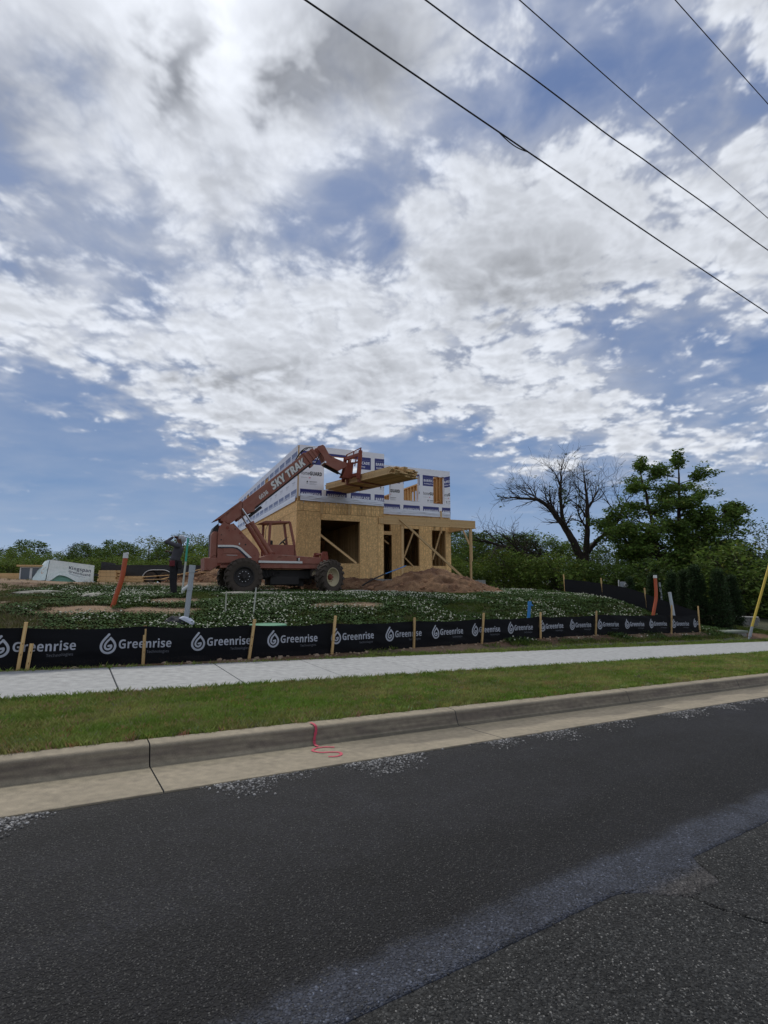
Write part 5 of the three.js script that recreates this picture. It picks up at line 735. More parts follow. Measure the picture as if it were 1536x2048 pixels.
{
  const px = -6.24, pz = -15.3, o = thing('person', 'worker in grey top, dark trousers and pale cap raising a hand to the face', 'person', [px, groundY(px, pz) + 0.005, pz], 8 * D2R);
  const hand = (w, dir, up, side) => { // w wrist, dir along the fingers, up back of hand, side towards the thumb
    const at = (a, b, c) => [w[0] + dir[0] * a + side[0] * b + up[0] * c, w[1] + dir[1] * a + side[1] * b + up[1] * c, w[2] + dir[2] * a + side[2] * b + up[2] * c], out = [];
    for (const [b, len, r] of [[0.028, 0.075, 0.0095], [0.01, 0.083, 0.0098], [-0.01, 0.077, 0.0095], [-0.028, 0.06, 0.0085]]) { out.push([at(0.01, b * 0.6, 0), at(0.085, b, 0), 0.014, 0.0125]); out.push([at(0.085, b, 0), at(0.085 + len * 0.5, b, -0.012), r, r]); out.push([at(0.085 + len * 0.5, b, -0.012), at(0.085 + len * 0.8, b, -0.04), r, r * 0.85]); }
    out.push([at(0.03, 0.03, -0.005), at(0.065, 0.055, -0.02), 0.013, 0.011], [at(0.065, 0.055, -0.02), at(0.095, 0.056, -0.035), 0.0105, 0.009]); return out;
  };
  const armN = [[0.12, 1.45, 0.17], [-0.2, 1.56, 0.19], [-0.06, 1.71, 0.1]], armF = [[0.1, 1.44, -0.17], [0.02, 1.2, -0.22], [-0.17, 1.28, -0.1]];
  const skin = mat({ color: lin(0.12, 0.06, 0.04), roughness: 0.6 });
  const head = [[[0.16, 1.655, 0], [0.155, 1.675, 0], 0.088, 0.086], [[0.12, 1.6, 0], [0.1, 1.585, 0], 0.055, 0.045], [[0.1, 1.665, 0], [0.105, 1.61, 0], 0.06, 0.05], [[0.055, 1.652, 0], [0.043, 1.638, 0], 0.014, 0.014], [[0.06, 1.675, 0], [0.048, 1.645, 0], 0.012, 0.013], [[0.06, 1.605, -0.018], [0.06, 1.605, 0.018], 0.012, 0.012], [[0.16, 1.66, 0.088], [0.165, 1.63, 0.088], 0.018, 0.012], [[0.16, 1.66, -0.088], [0.165, 1.63, -0.088], 0.018, 0.012], [[0.15, 1.6, 0], [0.13, 1.48, 0], 0.058, 0.062]];
  const bodyB = [...head, [[0.1, 1.44, -0.12], [0.1, 1.44, 0.12], 0.07, 0.07], [[0.09, 1.38, 0], [0.02, 1.05, 0], 0.11, 0.1], [[0.0, 0.98, -0.08], [0.0, 0.98, 0.08], 0.1, 0.1]];
  for (const [s, e, w] of [armN, armF]) bodyB.push([s, e, 0.05, 0.04], [e, w, 0.04, 0.027]);
  for (const z of [-0.09, 0.09]) bodyB.push([[0, 0.94, z], [-0.01, 0.5, z], 0.085, 0.055], [[-0.01, 0.5, z], [0.03, 0.09, z], 0.052, 0.038]);
  const hands = [...hand(armN[2], [0.86, 0.3, -0.4], [-0.3, 0.95, 0], [0.1, 0.2, -0.97]), ...hand(armF[2], [-0.85, 0.3, 0.4], [-0.3, 0.9, -0.2], [0.2, 0.4, 0.9])];
  const bodyG = mergeGeometries([sdfMesh(bodyB, [-0.3, 0.0, -0.32], [0.32, 1.8, 0.32], 0.014), sdfMesh(hands.slice(0, 14), [-0.12, 1.6, -0.05], [0.16, 1.85, 0.18], 0.0045, 0.008), sdfMesh(hands.slice(14), [-0.4, 1.18, -0.22], [-0.1, 1.45, 0.06], 0.0045, 0.008)]);
  part('body', bodyG, skin, o);
  const shirtB = [[[0.1, 1.45, -0.13], [0.1, 1.45, 0.13], 0.082, 0.082], [[0.1, 1.36, 0.04], [0.02, 1.06, 0.04], 0.135, 0.125], [[0.1, 1.36, -0.04], [0.02, 1.06, -0.04], 0.135, 0.125], [[0.02, 1.06, 0.05], [0.0, 0.98, 0.05], 0.125, 0.12], [[0.02, 1.06, -0.05], [0.0, 0.98, -0.05], 0.125, 0.12], [[0.125, 1.5, 0], [0.12, 1.46, 0], 0.07, 0.08]];
  for (const [s, e, w] of [armN, armF]) shirtB.push([s, e, 0.068, 0.055], [e, [lerp(e[0], w[0], 0.92), lerp(e[1], w[1], 0.92), lerp(e[2], w[2], 0.92)], 0.055, 0.038]);
  part('top', sdfMesh(shirtB, [-0.32, 0.86, -0.34], [0.3, 1.8, 0.34], 0.013), mat({ map: scaled(soilTex, 2), color: lin(0.085, 0.08, 0.095), roughness: 0.9 }), o);
  const legs = [[[0.0, 0.98, -0.05], [0.0, 0.98, 0.05], 0.122, 0.122]]; for (const z of [-0.09, 0.09]) legs.push([[0.0, 0.94, z], [-0.01, 0.5, z], 0.108, 0.082], [[-0.01, 0.5, z], [0.03, 0.1, z], 0.082, 0.068]);
  part('trousers', sdfMesh(legs, [-0.16, 0.02, -0.24], [0.18, 1.05, 0.24], 0.013), mat({ color: lin(0.012, 0.011, 0.014), roughness: 0.9 }), o);
  for (const z of [-0.09, 0.09]) part('shoe', sdfMesh([[[0.06, 0.04, z], [-0.13, 0.035, z], 0.045, 0.04], [[0.04, 0.09, z], [0.03, 0.06, z], 0.048, 0.05], [[-0.13, 0.032, z], [-0.17, 0.03, z], 0.04, 0.03]], [-0.25, -0.02, z - 0.08], [0.15, 0.16, z + 0.08], 0.009), mat({ color: lin(0.2, 0.19, 0.18), roughness: 0.8 }), o);
  const capM = mat({ color: lin(0.36, 0.37, 0.4), roughness: 0.85 }); const cap = part('cap', sdfMesh([[[0.17, 1.69, 0], [0.2, 1.665, 0], 0.1, 0.098], [[0.22, 1.62, 0], [0.215, 1.58, 0], 0.07, 0.05]], [0.02, 1.5, -0.13], [0.33, 1.82, 0.13], 0.008), capM, o); part('cap_peak', [rbox(0.1, 0.014, 0.14, 0.006, 0.06, 1.745, 0)], mat({ color: lin(0.03, 0.03, 0.035) }), cap);
  part('belt', new THREE.TorusGeometry(0.145, 0.022, 10, 32).scale(0.95, 1.15, 1.6).rotateX(Math.PI / 2).translate(0.0, 1.02, 0), mat({ color: lin(0.015, 0.012, 0.012) }), o);
  part('tool_pouch', [rbox(0.15, 0.17, 0.07, 0.025, -0.01, 0.93, 0.2)], mat({ color: lin(0.12, 0.012, 0.018), roughness: 0.8 }), o); part('tool_pouch', [rbox(0.1, 0.26, 0.2, 0.03, 0.16, 0.9, 0.03)], mat({ color: lin(0.012, 0.011, 0.012) }), o);
  part('cup', new THREE.CylinderGeometry(0.03, 0.026, 0.09, 16).rotateZ(1.0).translate(0.02, 1.7, 0.01), mat({ color: lin(0.05, 0.04, 0.04) }), o);
}
// ---------------------------------------------------------------- trees and shrubs
const barkTex = pixelTex(256, 512, (i, j) => { const n = 150 + 110 * pn(i / 9, j / 60) + 70 * pn(i / 4, j / 18); return [n, n * 0.95, n * 0.88]; });
const bark = mat({ map: scaled(barkTex, 2, 0.6), color: lin(0.13, 0.105, 0.085), roughness: 1 }), deadBark = mat({ map: scaled(barkTex, 2, 0.6), color: lin(0.085, 0.07, 0.06), roughness: 1 });
const leafMat = (r, g, b) => new THREE.MeshPhysicalMaterial({ color: lin(r, g, b), vertexColors: true, roughness: 0.85, specularIntensity: 0.25, transmission: 0.35, thickness: 0, side: THREE.DoubleSide });
// leaf sprays: small bent leaf faces; spots = [point, spread, count]
function leaves(spots, size, r, tone = 0.35) {
  let n = 0; for (const s of spots) n += s[2]; const pos = new Float32Array(n * 18), nor = new Float32Array(n * 18), col = new Float32Array(n * 18); let k = 0;
  const a = V(0, 0, 0), b = V(0, 0, 0), c = V(0, 0, 0), q = new THREE.Quaternion(), e = new THREE.Euler();
  for (const [p, sp, cnt] of spots) { const clump = 1 + tone * (r() - 0.5); for (let i = 0; i < cnt; i++) {
    const u = r() * 2 - 1, th = r() * 6.283, rad = sp * Math.cbrt(r()), s = Math.sqrt(1 - u * u), x = p.x + rad * s * Math.cos(th), y = p.y + rad * u * 0.75, z = p.z + rad * s * Math.sin(th), L = size * (0.6 + 0.8 * r()), w = L * (0.36 + 0.2 * r());
    e.set((r() - 0.5) * 2.2, r() * 6.283, (r() - 0.5) * 2.2); q.setFromEuler(e);
    const P = [[0, 0, -L / 2], [w / 2, 0.1 * L, 0], [0, 0, L / 2], [0, 0, -L / 2], [0, 0, L / 2], [-w / 2, 0.1 * L, 0]], t = clump * (0.75 + 0.5 * r()), yel = r() < 0.12 ? 1.35 : 1;
    for (let m = 0; m < 6; m += 3) { a.set(...P[m]).applyQuaternion(q); b.set(...P[m + 1]).applyQuaternion(q); c.set(...P[m + 2]).applyQuaternion(q); const nx = (b.y - a.y) * (c.z - a.z) - (b.z - a.z) * (c.y - a.y), ny = (b.z - a.z) * (c.x - a.x) - (b.x - a.x) * (c.z - a.z), nz = (b.x - a.x) * (c.y - a.y) - (b.y - a.y) * (c.x - a.x), nl = Math.hypot(nx, ny, nz) || 1; for (const v of [a, b, c]) { pos[k] = x + v.x; pos[k + 1] = y + v.y; pos[k + 2] = z + v.z; nor[k] = nx / nl; nor[k + 1] = ny / nl; nor[k + 2] = nz / nl; col[k] = t * yel; col[k + 1] = t; col[k + 2] = t * 0.9; k += 3; } }
  } }
  const g = new THREE.BufferGeometry(); g.setAttribute('position', new THREE.BufferAttribute(pos, 3)); g.setAttribute('normal', new THREE.BufferAttribute(nor, 3)); g.setAttribute('color', new THREE.BufferAttribute(col, 3)); g.setAttribute('uv', new THREE.BufferAttribute(new Float32Array(n * 12), 2)); return g;
}
// limbs: recursive, crooked; returns wood geometries and tip points
function limbs(r, start, dir, len, rad, level, o, wood, tips) {
  const n = Math.max(3, Math.round(len / o.seg)), pts = [start.clone()], rs = [rad], d = dir.clone().normalize(); const p = start.clone();
  for (let i = 1; i <= n; i++) { d.x += (r() - 0.5) * o.crook; d.y += (r() - 0.5) * o.crook + o.lift * (level ? 1 : 0.4); d.z += (r() - 0.5) * o.crook; d.normalize(); p.addScaledVector(d, len / n); pts.push(p.clone()); rs.push(Math.max(o.minR, rad * (1 - (i / n) * (level === 0 ? 0.45 : 0.72)))); }
  wood.push(tapered(pts, rs, rad > 0.06 ? 8 : rad > 0.02 ? 5 : 3));
  if (level >= o.levels) { for (let i = Math.floor(n / 3); i <= n; i++) tips.push([pts[i], level]); return; }
  const kids = o.kids[level];
  for (let k = 0; k < kids; k++) { const f = lerp(o.from[level], 1, (k + r() * 0.8) / kids), i = Math.min(n, Math.max(1, Math.round(f * n))), base = pts[i], bd = pts[i].clone().sub(pts[i - 1]).normalize(), ang = o.spread * (0.6 + 0.7 * r()), az = k * 2.4 + r() * 1.2; const ax = V(Math.cos(az), 0.1, Math.sin(az)); const nd = bd.clone().multiplyScalar(Math.cos(ang)).addScaledVector(ax.addScaledVector(bd, -ax.dot(bd)).normalize(), Math.sin(ang)); limbs(r, base, nd, len * o.shrink * (0.7 + 0.6 * r()), rs[i] * 0.72, level + 1, o, wood, tips); }
  if (level > 0 || o.topTips) tips.push([pts[n], level]);
}
// the dead tree
{
  const r = rng(301), wood = [], tips = [], o = { seg: 0.28, crook: 0.42, lift: 0.015, levels: 4, kids: [0, 4, 6, 6], from: [0.3, 0.3, 0.25, 0.15], spread: 0.75, shrink: 0.56, minR: 0.006 };
  const x = 13.1, z = -34, t = thing('dead_tree', 'large bare dead tree with crooked black limbs and sparse creeper leaves', 'tree', [x, groundY(x, z) - 0.2, z]); t.scale.setScalar(1.1);
  wood.push(tapered([V(0, -0.2, 0), V(-0.05, 1.2, 0), V(0.1, 2.6, 0)], [0.42, 0.34, 0.33], 10));
  const main = (pts, r0, r1, kids) => { const c = new THREE.CatmullRomCurve3(pts), P = c.getPoints(22).map((p, i) => V(p.x + 0.07 * pn(i * 0.7, r0 * 50), p.y + 0.06 * pn(i * 0.6, r0 * 90), p.z)), R = P.map((_, i) => lerp(r0, r1, i / 22)); wood.push(tapered(P, R, 8)); for (let k = 0; k < kids; k++) { const i = Math.floor(lerp(7, 22, (k + r()) / kids)), q = P[Math.min(22, i)], bd = P[Math.min(22, i + 1)].clone().sub(P[i - 1]).normalize(); const nd = V(bd.x + (r() - 0.5) * 1.7, bd.y + (r() - 0.3) * 1.2, bd.z + (r() - 0.5) * 1.5); limbs(r, q, nd, 1.3 + 1.0 * r(), R[Math.min(22, i)] * 0.5, 2, o, wood, tips); } limbs(r, P[22], P[22].clone().sub(P[20]), 1.0, r1, 2, o, wood, tips); };
  main([V(0.0, 2.2, 0), V(-0.6, 3.6, 0.2), V(-1.4, 5.0, 0), V(-2.4, 5.9, 0.3), V(-3.9, 6.1, 0.4)], 0.26, 0.06, 9);
  main([V(-0.35, 3.1, 0), V(-0.9, 4.8, -0.3), V(-1.1, 6.2, 0), V(-1.0, 7.6, 0)], 0.16, 0.05, 6);
  main([V(0.2, 2.4, 0), V(0.35, 4.2, 0.2), V(0.5, 5.8, 0), V(0.5, 7.3, -0.2)], 0.2, 0.05, 8);
  main([V(0.4, 2.9, 0), V(1.1, 3.6, -0.2), V(2.1, 4.6, 0.2), V(2.7, 5.6, 0)], 0.17, 0.05, 5);
  main([V(-0.1, 1.0, 0), V(-1.0, 1.3, 0.4), V(-2.6, 2.1, 0.8), V(-4.2, 2.9, 0.9), V(-5.9, 3.4, 0.9)], 0.24, 0.07, 9);
  main([V(-1.2, 1.3, 0.4), V(-2.0, 0.9, 0.9), V(-2.8, 0.4, 1.0), V(-3.4, -0.2, 1.1)], 0.16, 0.1, 2);
  part('trunk', merge(wood), deadBark, t);
  const spots = []; for (let i = 0; i < 70; i++) { const [p] = tips[Math.floor(r() * tips.length)]; spots.push([p, 0.22, 4]); } for (let i = 0; i < 34; i++) { const s = r(); spots.push([V(-0.5 - 0.5 * s + 1.2 * (r() < 0.5 ? 1 : 0) * (0.5 + s * 0.3), 2.8 + 3.8 * s, 0.1), 0.3, 12]); }
  part('crown', leaves(spots, 0.16, r), leafMat(0.07, 0.11, 0.03), t, 'thin creeper leaves clinging to the limbs');
}
// the leafy tree beside it
{
  const r = rng(305), wood = [], tips = [], o = { seg: 0.35, crook: 0.34, lift: 0.02, levels: 4, kids: [8, 4, 4, 3], from: [0.3, 0.3, 0.3, 0.3], spread: 0.85, shrink: 0.49, minR: 0.008, topTips: true };
  const x = 17.9, z = -32.6, t = thing('leafy_tree', 'tall leafy green tree with open crown beside the dead tree', 'tree', [x, groundY(x, z) - 0.2, z]);
  const bo = { ...o, levels: 3, kids: [0, 6, 4], from: [0, 0.25, 0.2], spread: 0.7, shrink: 0.5, lift: 0.0, crook: 0.3 };
  const stem = (pts, r0, r1, kids, from, len) => { const c = new THREE.CatmullRomCurve3(pts), P = c.getPoints(26).map((p, i) => V(p.x + 0.1 * pn(i * 0.5, r0 * 50), p.y, p.z + 0.1 * pn(i * 0.5, r0 * 80))), R = P.map((_, i) => lerp(r0, r1, i / 26)); wood.push(tapered(P, R, 8)); for (let k = 0; k < kids; k++) { const f = lerp(from, 1, (k + 0.7 * r()) / kids), i = Math.min(26, Math.floor(f * 26)), az = k * 2.4 + r(); limbs(r, P[i], V(Math.cos(az), 0.15 + 0.35 * r(), Math.sin(az) * 0.9), len * (1.15 - 0.55 * f) * (0.7 + 0.6 * r()), R[i] * 0.45, 1, bo, wood, tips); } limbs(r, P[26], P[26].clone().sub(P[24]), 0.8, r1, 1, bo, wood, tips); };
  stem([V(-0.3, -0.2, 0), V(-0.35, 2, 0), V(-0.8, 5.2, 0.2), V(-1.2, 8.4, 0)], 0.24, 0.05, 17, 0.3, 2.2);
  stem([V(0.3, -0.2, 0.2), V(0.5, 2.6, 0.2), V(1.0, 5.5, 0), V(1.2, 8.6, 0.1)], 0.26, 0.05, 18, 0.32, 2.3);
  stem([V(0.7, 1.6, 0.2), V(1.7, 3.4, 0.4), V(2.9, 4.9, 0.2), V(3.9, 6.0, 0)], 0.17, 0.04, 11, 0.3, 1.7);
  stem([V(-0.4, 1.8, 0), V(-1.5, 3.0, 0.5), V(-2.6, 4.2, 0.3), V(-3.1, 5.0, 0.1)], 0.15, 0.04, 11, 0.3, 1.7);
  stem([V(0.2, 0.6, 0.3), V(1.2, 2.0, 0.9), V(2.6, 3.2, 1.0)], 0.12, 0.04, 9, 0.35, 1.6);
  part('trunk', merge(wood), bark, t);
  const spots = tips.filter(() => r() < 0.85).map(([p, l]) => [p, 0.34, l >= 3 ? 9 : 6]);
  part('crown', leaves(spots, 0.19, r, 0.5), leafMat(0.1, 0.165, 0.034), t);
}
// prototypes for the tree belts
const proto = {};
function crownTree(name, seed, h, rx, trunkH, clumps, per, size, m, shape) {
  const r = rng(seed), wood = [], spots = [], cy = trunkH + (h - trunkH) / 2;
  wood.push(tapered([V(0, -0.4, 0), V(0.05, trunkH, 0.05), V(0, h * 0.8, 0)], [h * 0.022, h * 0.017, h * 0.005], 7));
  for (let i = 0; i < clumps; i++) { const u = r() * 2 - 1, th = r() * 6.283, f = 0.45 + 0.55 * Math.cbrt(r()), s = Math.sqrt(1 - u * u), bump = 1 + 0.45 * pn(Math.cos(th) * 1.6 + seed, u * 1.9 + Math.sin(th) * 1.6); const k = shape ? shape((u + 1) / 2) : s; const p = V(rx * k * Math.cos(th) * f * bump, cy + u * (h - trunkH) / 2 * (0.75 + 0.3 * bump), rx * k * Math.sin(th) * f * bump); spots.push([p, rx * 0.22 + 0.1, per]); if (i % 4 === 0) wood.push(tapered([V(0, trunkH + (p.y - trunkH) * 0.35, 0), V(p.x * 0.5, lerp(trunkH, p.y, 0.7), p.z * 0.5), p], [h * 0.008, h * 0.005, 0.01], 4)); }
  const g = new THREE.Group(); g.name = name; part('trunk', merge(wood), bark, g); part('crown', leaves(spots, size, r, 0.7), m, g); return g;
}
const L1 = leafMat(0.075, 0.125, 0.026), L2 = leafMat(0.115, 0.175, 0.035), L3 = leafMat(0.05, 0.085, 0.022), L4 = leafMat(0.13, 0.165, 0.06);
proto.a = crownTree('belt_tree', 311, 6, 2.4, 1.0, 150, 32, 0.26, L1); proto.b = crownTree('belt_tree', 312, 6, 2.7, 0.7, 160, 32, 0.24, L2); proto.c = crownTree('belt_tree', 313, 6.5, 2.0, 0.8, 130, 32, 0.24, L3); proto.d = crownTree('belt_tree', 314, 6, 2.3, 0.9, 80, 16, 0.22, L4);
proto.s = crownTree('belt_shrub', 315, 2.4, 1.7, 0.15, 110, 26, 0.17, L2); proto.s2 = crownTree('belt_shrub', 316, 2.4, 1.6, 0.15, 110, 26, 0.17, L1);
proto.bare = (() => { const r = rng(317), wood = [], tips = []; limbs(r, V(0, -0.3, 0), V(0, 1, 0), 3.6, 0.14, 0, { seg: 0.4, crook: 0.3, lift: 0.05, levels: 4, kids: [7, 5, 4, 3], from: [0.25, 0.3, 0.3, 0.2], spread: 0.6, shrink: 0.55, minR: 0.012, topTips: true }, wood, tips); const g = new THREE.Group(); g.name = 'belt_tree'; part('trunk', merge(wood), mat({ map: barkTex, color: lin(0.2, 0.18, 0.17), roughness: 1 }), g); part('crown', leaves(tips.filter(() => r() < 0.12).map(([p]) => [p, 0.3, 6]), 0.2, r), L4, g); return g; })();
function plant(key, x, z, h, label, group, sx = 1, dy = 0) { const p = proto[key], base = { a: 6, b: 6, c: 6.5, d: 6, s: 2.4, s2: 2.4, bare: 6 }[key], k = h / base, o = p.clone(); o.name = numbered(p.name); o.position.set(x, groundY(x, z) - 0.1 + dy, z); o.scale.set(k * sx, k, k * sx); o.rotation.y = (x * 12.9 + z * 7.3) % 6.28; scene.add(o); return tag(o, label, 'tree', group); }
{
  const r = rng(320), at = (px, d) => [(px - 768) / 1024 * d * 1.005, -d];
  const lab = { a: 'mid green broadleaf tree in the far treeline left of the house', b: 'bright green broadleaf tree in the far treeline left of the house', c: 'dark narrow tree in the far treeline left of the house', d: 'thin pale green tree in the far treeline left of the house', bare: 'grey leafless tree in the far treeline behind the insulation bundle' };
  // left belt: bearing (in degrees from straight ahead, left negative), distance, height, kind
  for (const [px, d, h, k] of [[-40, 55, 4.6, 'a'], [10, 58, 5.2, 'c'], [45, 56, 5.0, 'b'], [60, 60, 6.2, 'a'], [95, 62, 5.6, 'bare'], [125, 60, 5.4, 'bare'], [70, 64, 5.8, 'bare'], [20, 50, 3.6, 'b'], [80, 50, 3.4, 'a'], [150, 54, 4.2, 'c'], [180, 52, 5.0, 'a'], [165, 56, 5.2, 'c'], [205, 54, 4.6, 'b'], [235, 52, 5.4, 'a'], [250, 57, 5.7, 'b'], [275, 53, 5.0, 'b'], [300, 56, 5.6, 'd'], [318, 58, 6.3, 'd'], [330, 52, 4.8, 'a'], [352, 55, 5.6, 'a'], [375, 53, 6.0, 'd'], [398, 55, 6.3, 'd'], [420, 54, 5.9, 'b'], [445, 56, 5.8, 'a'], [110, 48, 3.2, 'b'], [260, 46, 3.6, 'b'], [215, 47, 3.4, 'a'], [395, 47, 4.0, 'b'], [475, 58, 5.0, 'c'], [520, 60, 5.2, 'a']]) { const [x, z] = at(px, d); plant(k, x, z, h * (0.7 + 0.2 * r()), lab[k], 'treeline left of the house', 1.15); }
  const lab2 = { a: 'mid green broadleaf tree in the belt right of the house', b: 'bright green broadleaf tree in the belt right of the house', c: 'dark narrow tree in the belt right of the house', d: 'thin pale green tree in the belt right of the house' };
  for (const [px, d, h, k] of [[800, 60, 4.2, 'a'], [850, 58, 4.0, 'b'], [925, 50, 4.8, 'a'], [915, 58, 5.6, 'b'], [950, 48, 4.2, 'b'], [985, 46, 4.4, 'a'], [1010, 50, 4.7, 'b'], [1040, 48, 4.6, 'c'], [1075, 50, 4.9, 'b'], [1110, 47, 4.4, 'a'], [1145, 50, 4.6, 'b'], [1190, 46, 4.3, 'c'], [1230, 42, 4.2, 'a'], [1260, 38, 3.6, 'c'], [1300, 40, 4.0, 'c'], [1345, 38, 3.7, 'a'], [1390, 38, 3.9, 'c'], [1430, 36, 3.8, 'a'], [1470, 36, 4.0, 'c'], [1510, 36, 3.6, 'a'], [1550, 37, 3.9, 'c'], [1600, 40, 4.5, 'a'], [1425, 35, 4.8, 'a'], [1460, 35, 4.4, 'c'], [1660, 42, 5, 'b']]) { const [x, z] = at(px, d); plant(k, x, z, h * (0.95 + 0.1 * r()), lab2[k], 'tree belt right of the house', 1.2); }
  for (const [px, d, h, k] of [[925, 34, 2.4, 's'], [950, 33, 2.2, 's2'], [975, 36, 2.6, 's'], [1005, 33, 2.3, 's'], [1030, 35, 2.5, 's2'], [1055, 32, 2.2, 's'], [1085, 34, 2.5, 's2'], [1110, 31, 2.1, 's'], [1140, 33, 2.6, 's2'], [1165, 31, 2.2, 's2'], [1195, 33, 2.6, 's'], [1225, 30, 2.6, 's2'], [1260, 30, 2.6, 's2'], [1300, 29, 2.8, 's2'], [1345, 28, 3.0, 's2'], [1385, 28, 3.2, 's2'], [1430, 27, 3.2, 's2'], [1475, 27, 3.0, 's'], [1520, 27, 3.2, 's2'], [1565, 27, 3.2, 's'], [900, 38, 2.6, 's'], [880, 40, 2.6, 's2']]) { const [x, z] = at(px, d); const o = plant(k, x, z, h * (0.6 + 0.6 * r()), k === 's' ? 'bright green leafy shrub in the belt right of the house' : 'dark green leafy shrub in the belt right of the house', 'shrubs right of the house', 1.1); o.userData.category = 'shrub'; }
  for (const [px, d, h] of [[25, 44, 1.9], [120, 43, 1.8], [190, 42, 2.0], [240, 43, 2.1], [290, 42, 1.8], [340, 43, 2.0], [390, 42, 2.2], [430, 43, 2.1], [60, 46, 2.0], [-20, 44, 2]]) { const [x, z] = at(px, d); const o = plant('s', x, z, h, 'low leafy shrub at the foot of the far treeline left of the house', 'shrubs left of the house', 1.4); o.userData.category = 'shrub'; }
  // thin sapling crown at the far right
  { const rr = rng(330), wood = [], tips = []; for (const [dx, a] of [[0, 0.15], [0.6, 0.3], [-0.5, -0.1], [1.2, 0.45]]) limbs(rr, V(dx, 0, 0), V(a, 1, 0.1), 4.6, 0.06, 1, { seg: 0.35, crook: 0.2, lift: 0.03, levels: 3, kids: [0, 9, 4], from: [0, 0.3, 0.2], spread: 0.6, shrink: 0.4, minR: 0.006 }, wood, tips); const x = 25.2, z = -34, o = thing('sapling_tree', 'slender airy tree with separate small leaves rising past the shrubs', 'tree', [x, groundY(x, z) - 0.1, z]); part('trunk', merge(wood), bark, o); part('crown', leaves(tips.map(([p]) => [p, 0.3, 4]), 0.17, rr), leafMat(0.09, 0.14, 0.05), o); }
  // clipped conical evergreens on the neighbour's bank
  const cone = crownTree('conical_evergreen', 341, 2.2, 0.38, 0.02, 420, 22, 0.075, leafMat(0.028, 0.055, 0.02), (s) => 0.1 + 0.95 * Math.pow(1 - s, 0.62) * Math.min(1, 0.55 + s * 4));
  [[1252, 21.8, 1.55], [1298, 20.6, 1.75], [1335, 20.4, 1.85], [1360, 19.6, 1.95], [1382, 19.2, 2.15], [1427, 18.6, 2.05], [1452, 20.5, 1.9]].forEach(([px, d, h], k) => { const [x, z] = at(px, d), o = k ? cone.clone() : cone; o.name = numbered('conical_evergreen'); o.position.set(x, groundY(x, z) - 0.05, z); o.scale.setScalar(h / 2.2); o.rotation.y = k * 1.3; scene.add(o); tag(o, ['small conical evergreen on the house side of the electric meter box', 'conical evergreen between the electric meter box and the grey marker post', 'conical evergreen standing just behind the orange conduit in the corner', 'conical evergreen standing just behind the slim pale plastic pipe', 'tallest conical evergreen of the row by the fence corner', 'conical evergreen standing before the low pale block wall end', 'conical evergreen at the road end of the row, nearest the guy guard'][k], 'shrub', 'row of conical evergreens'); });
}
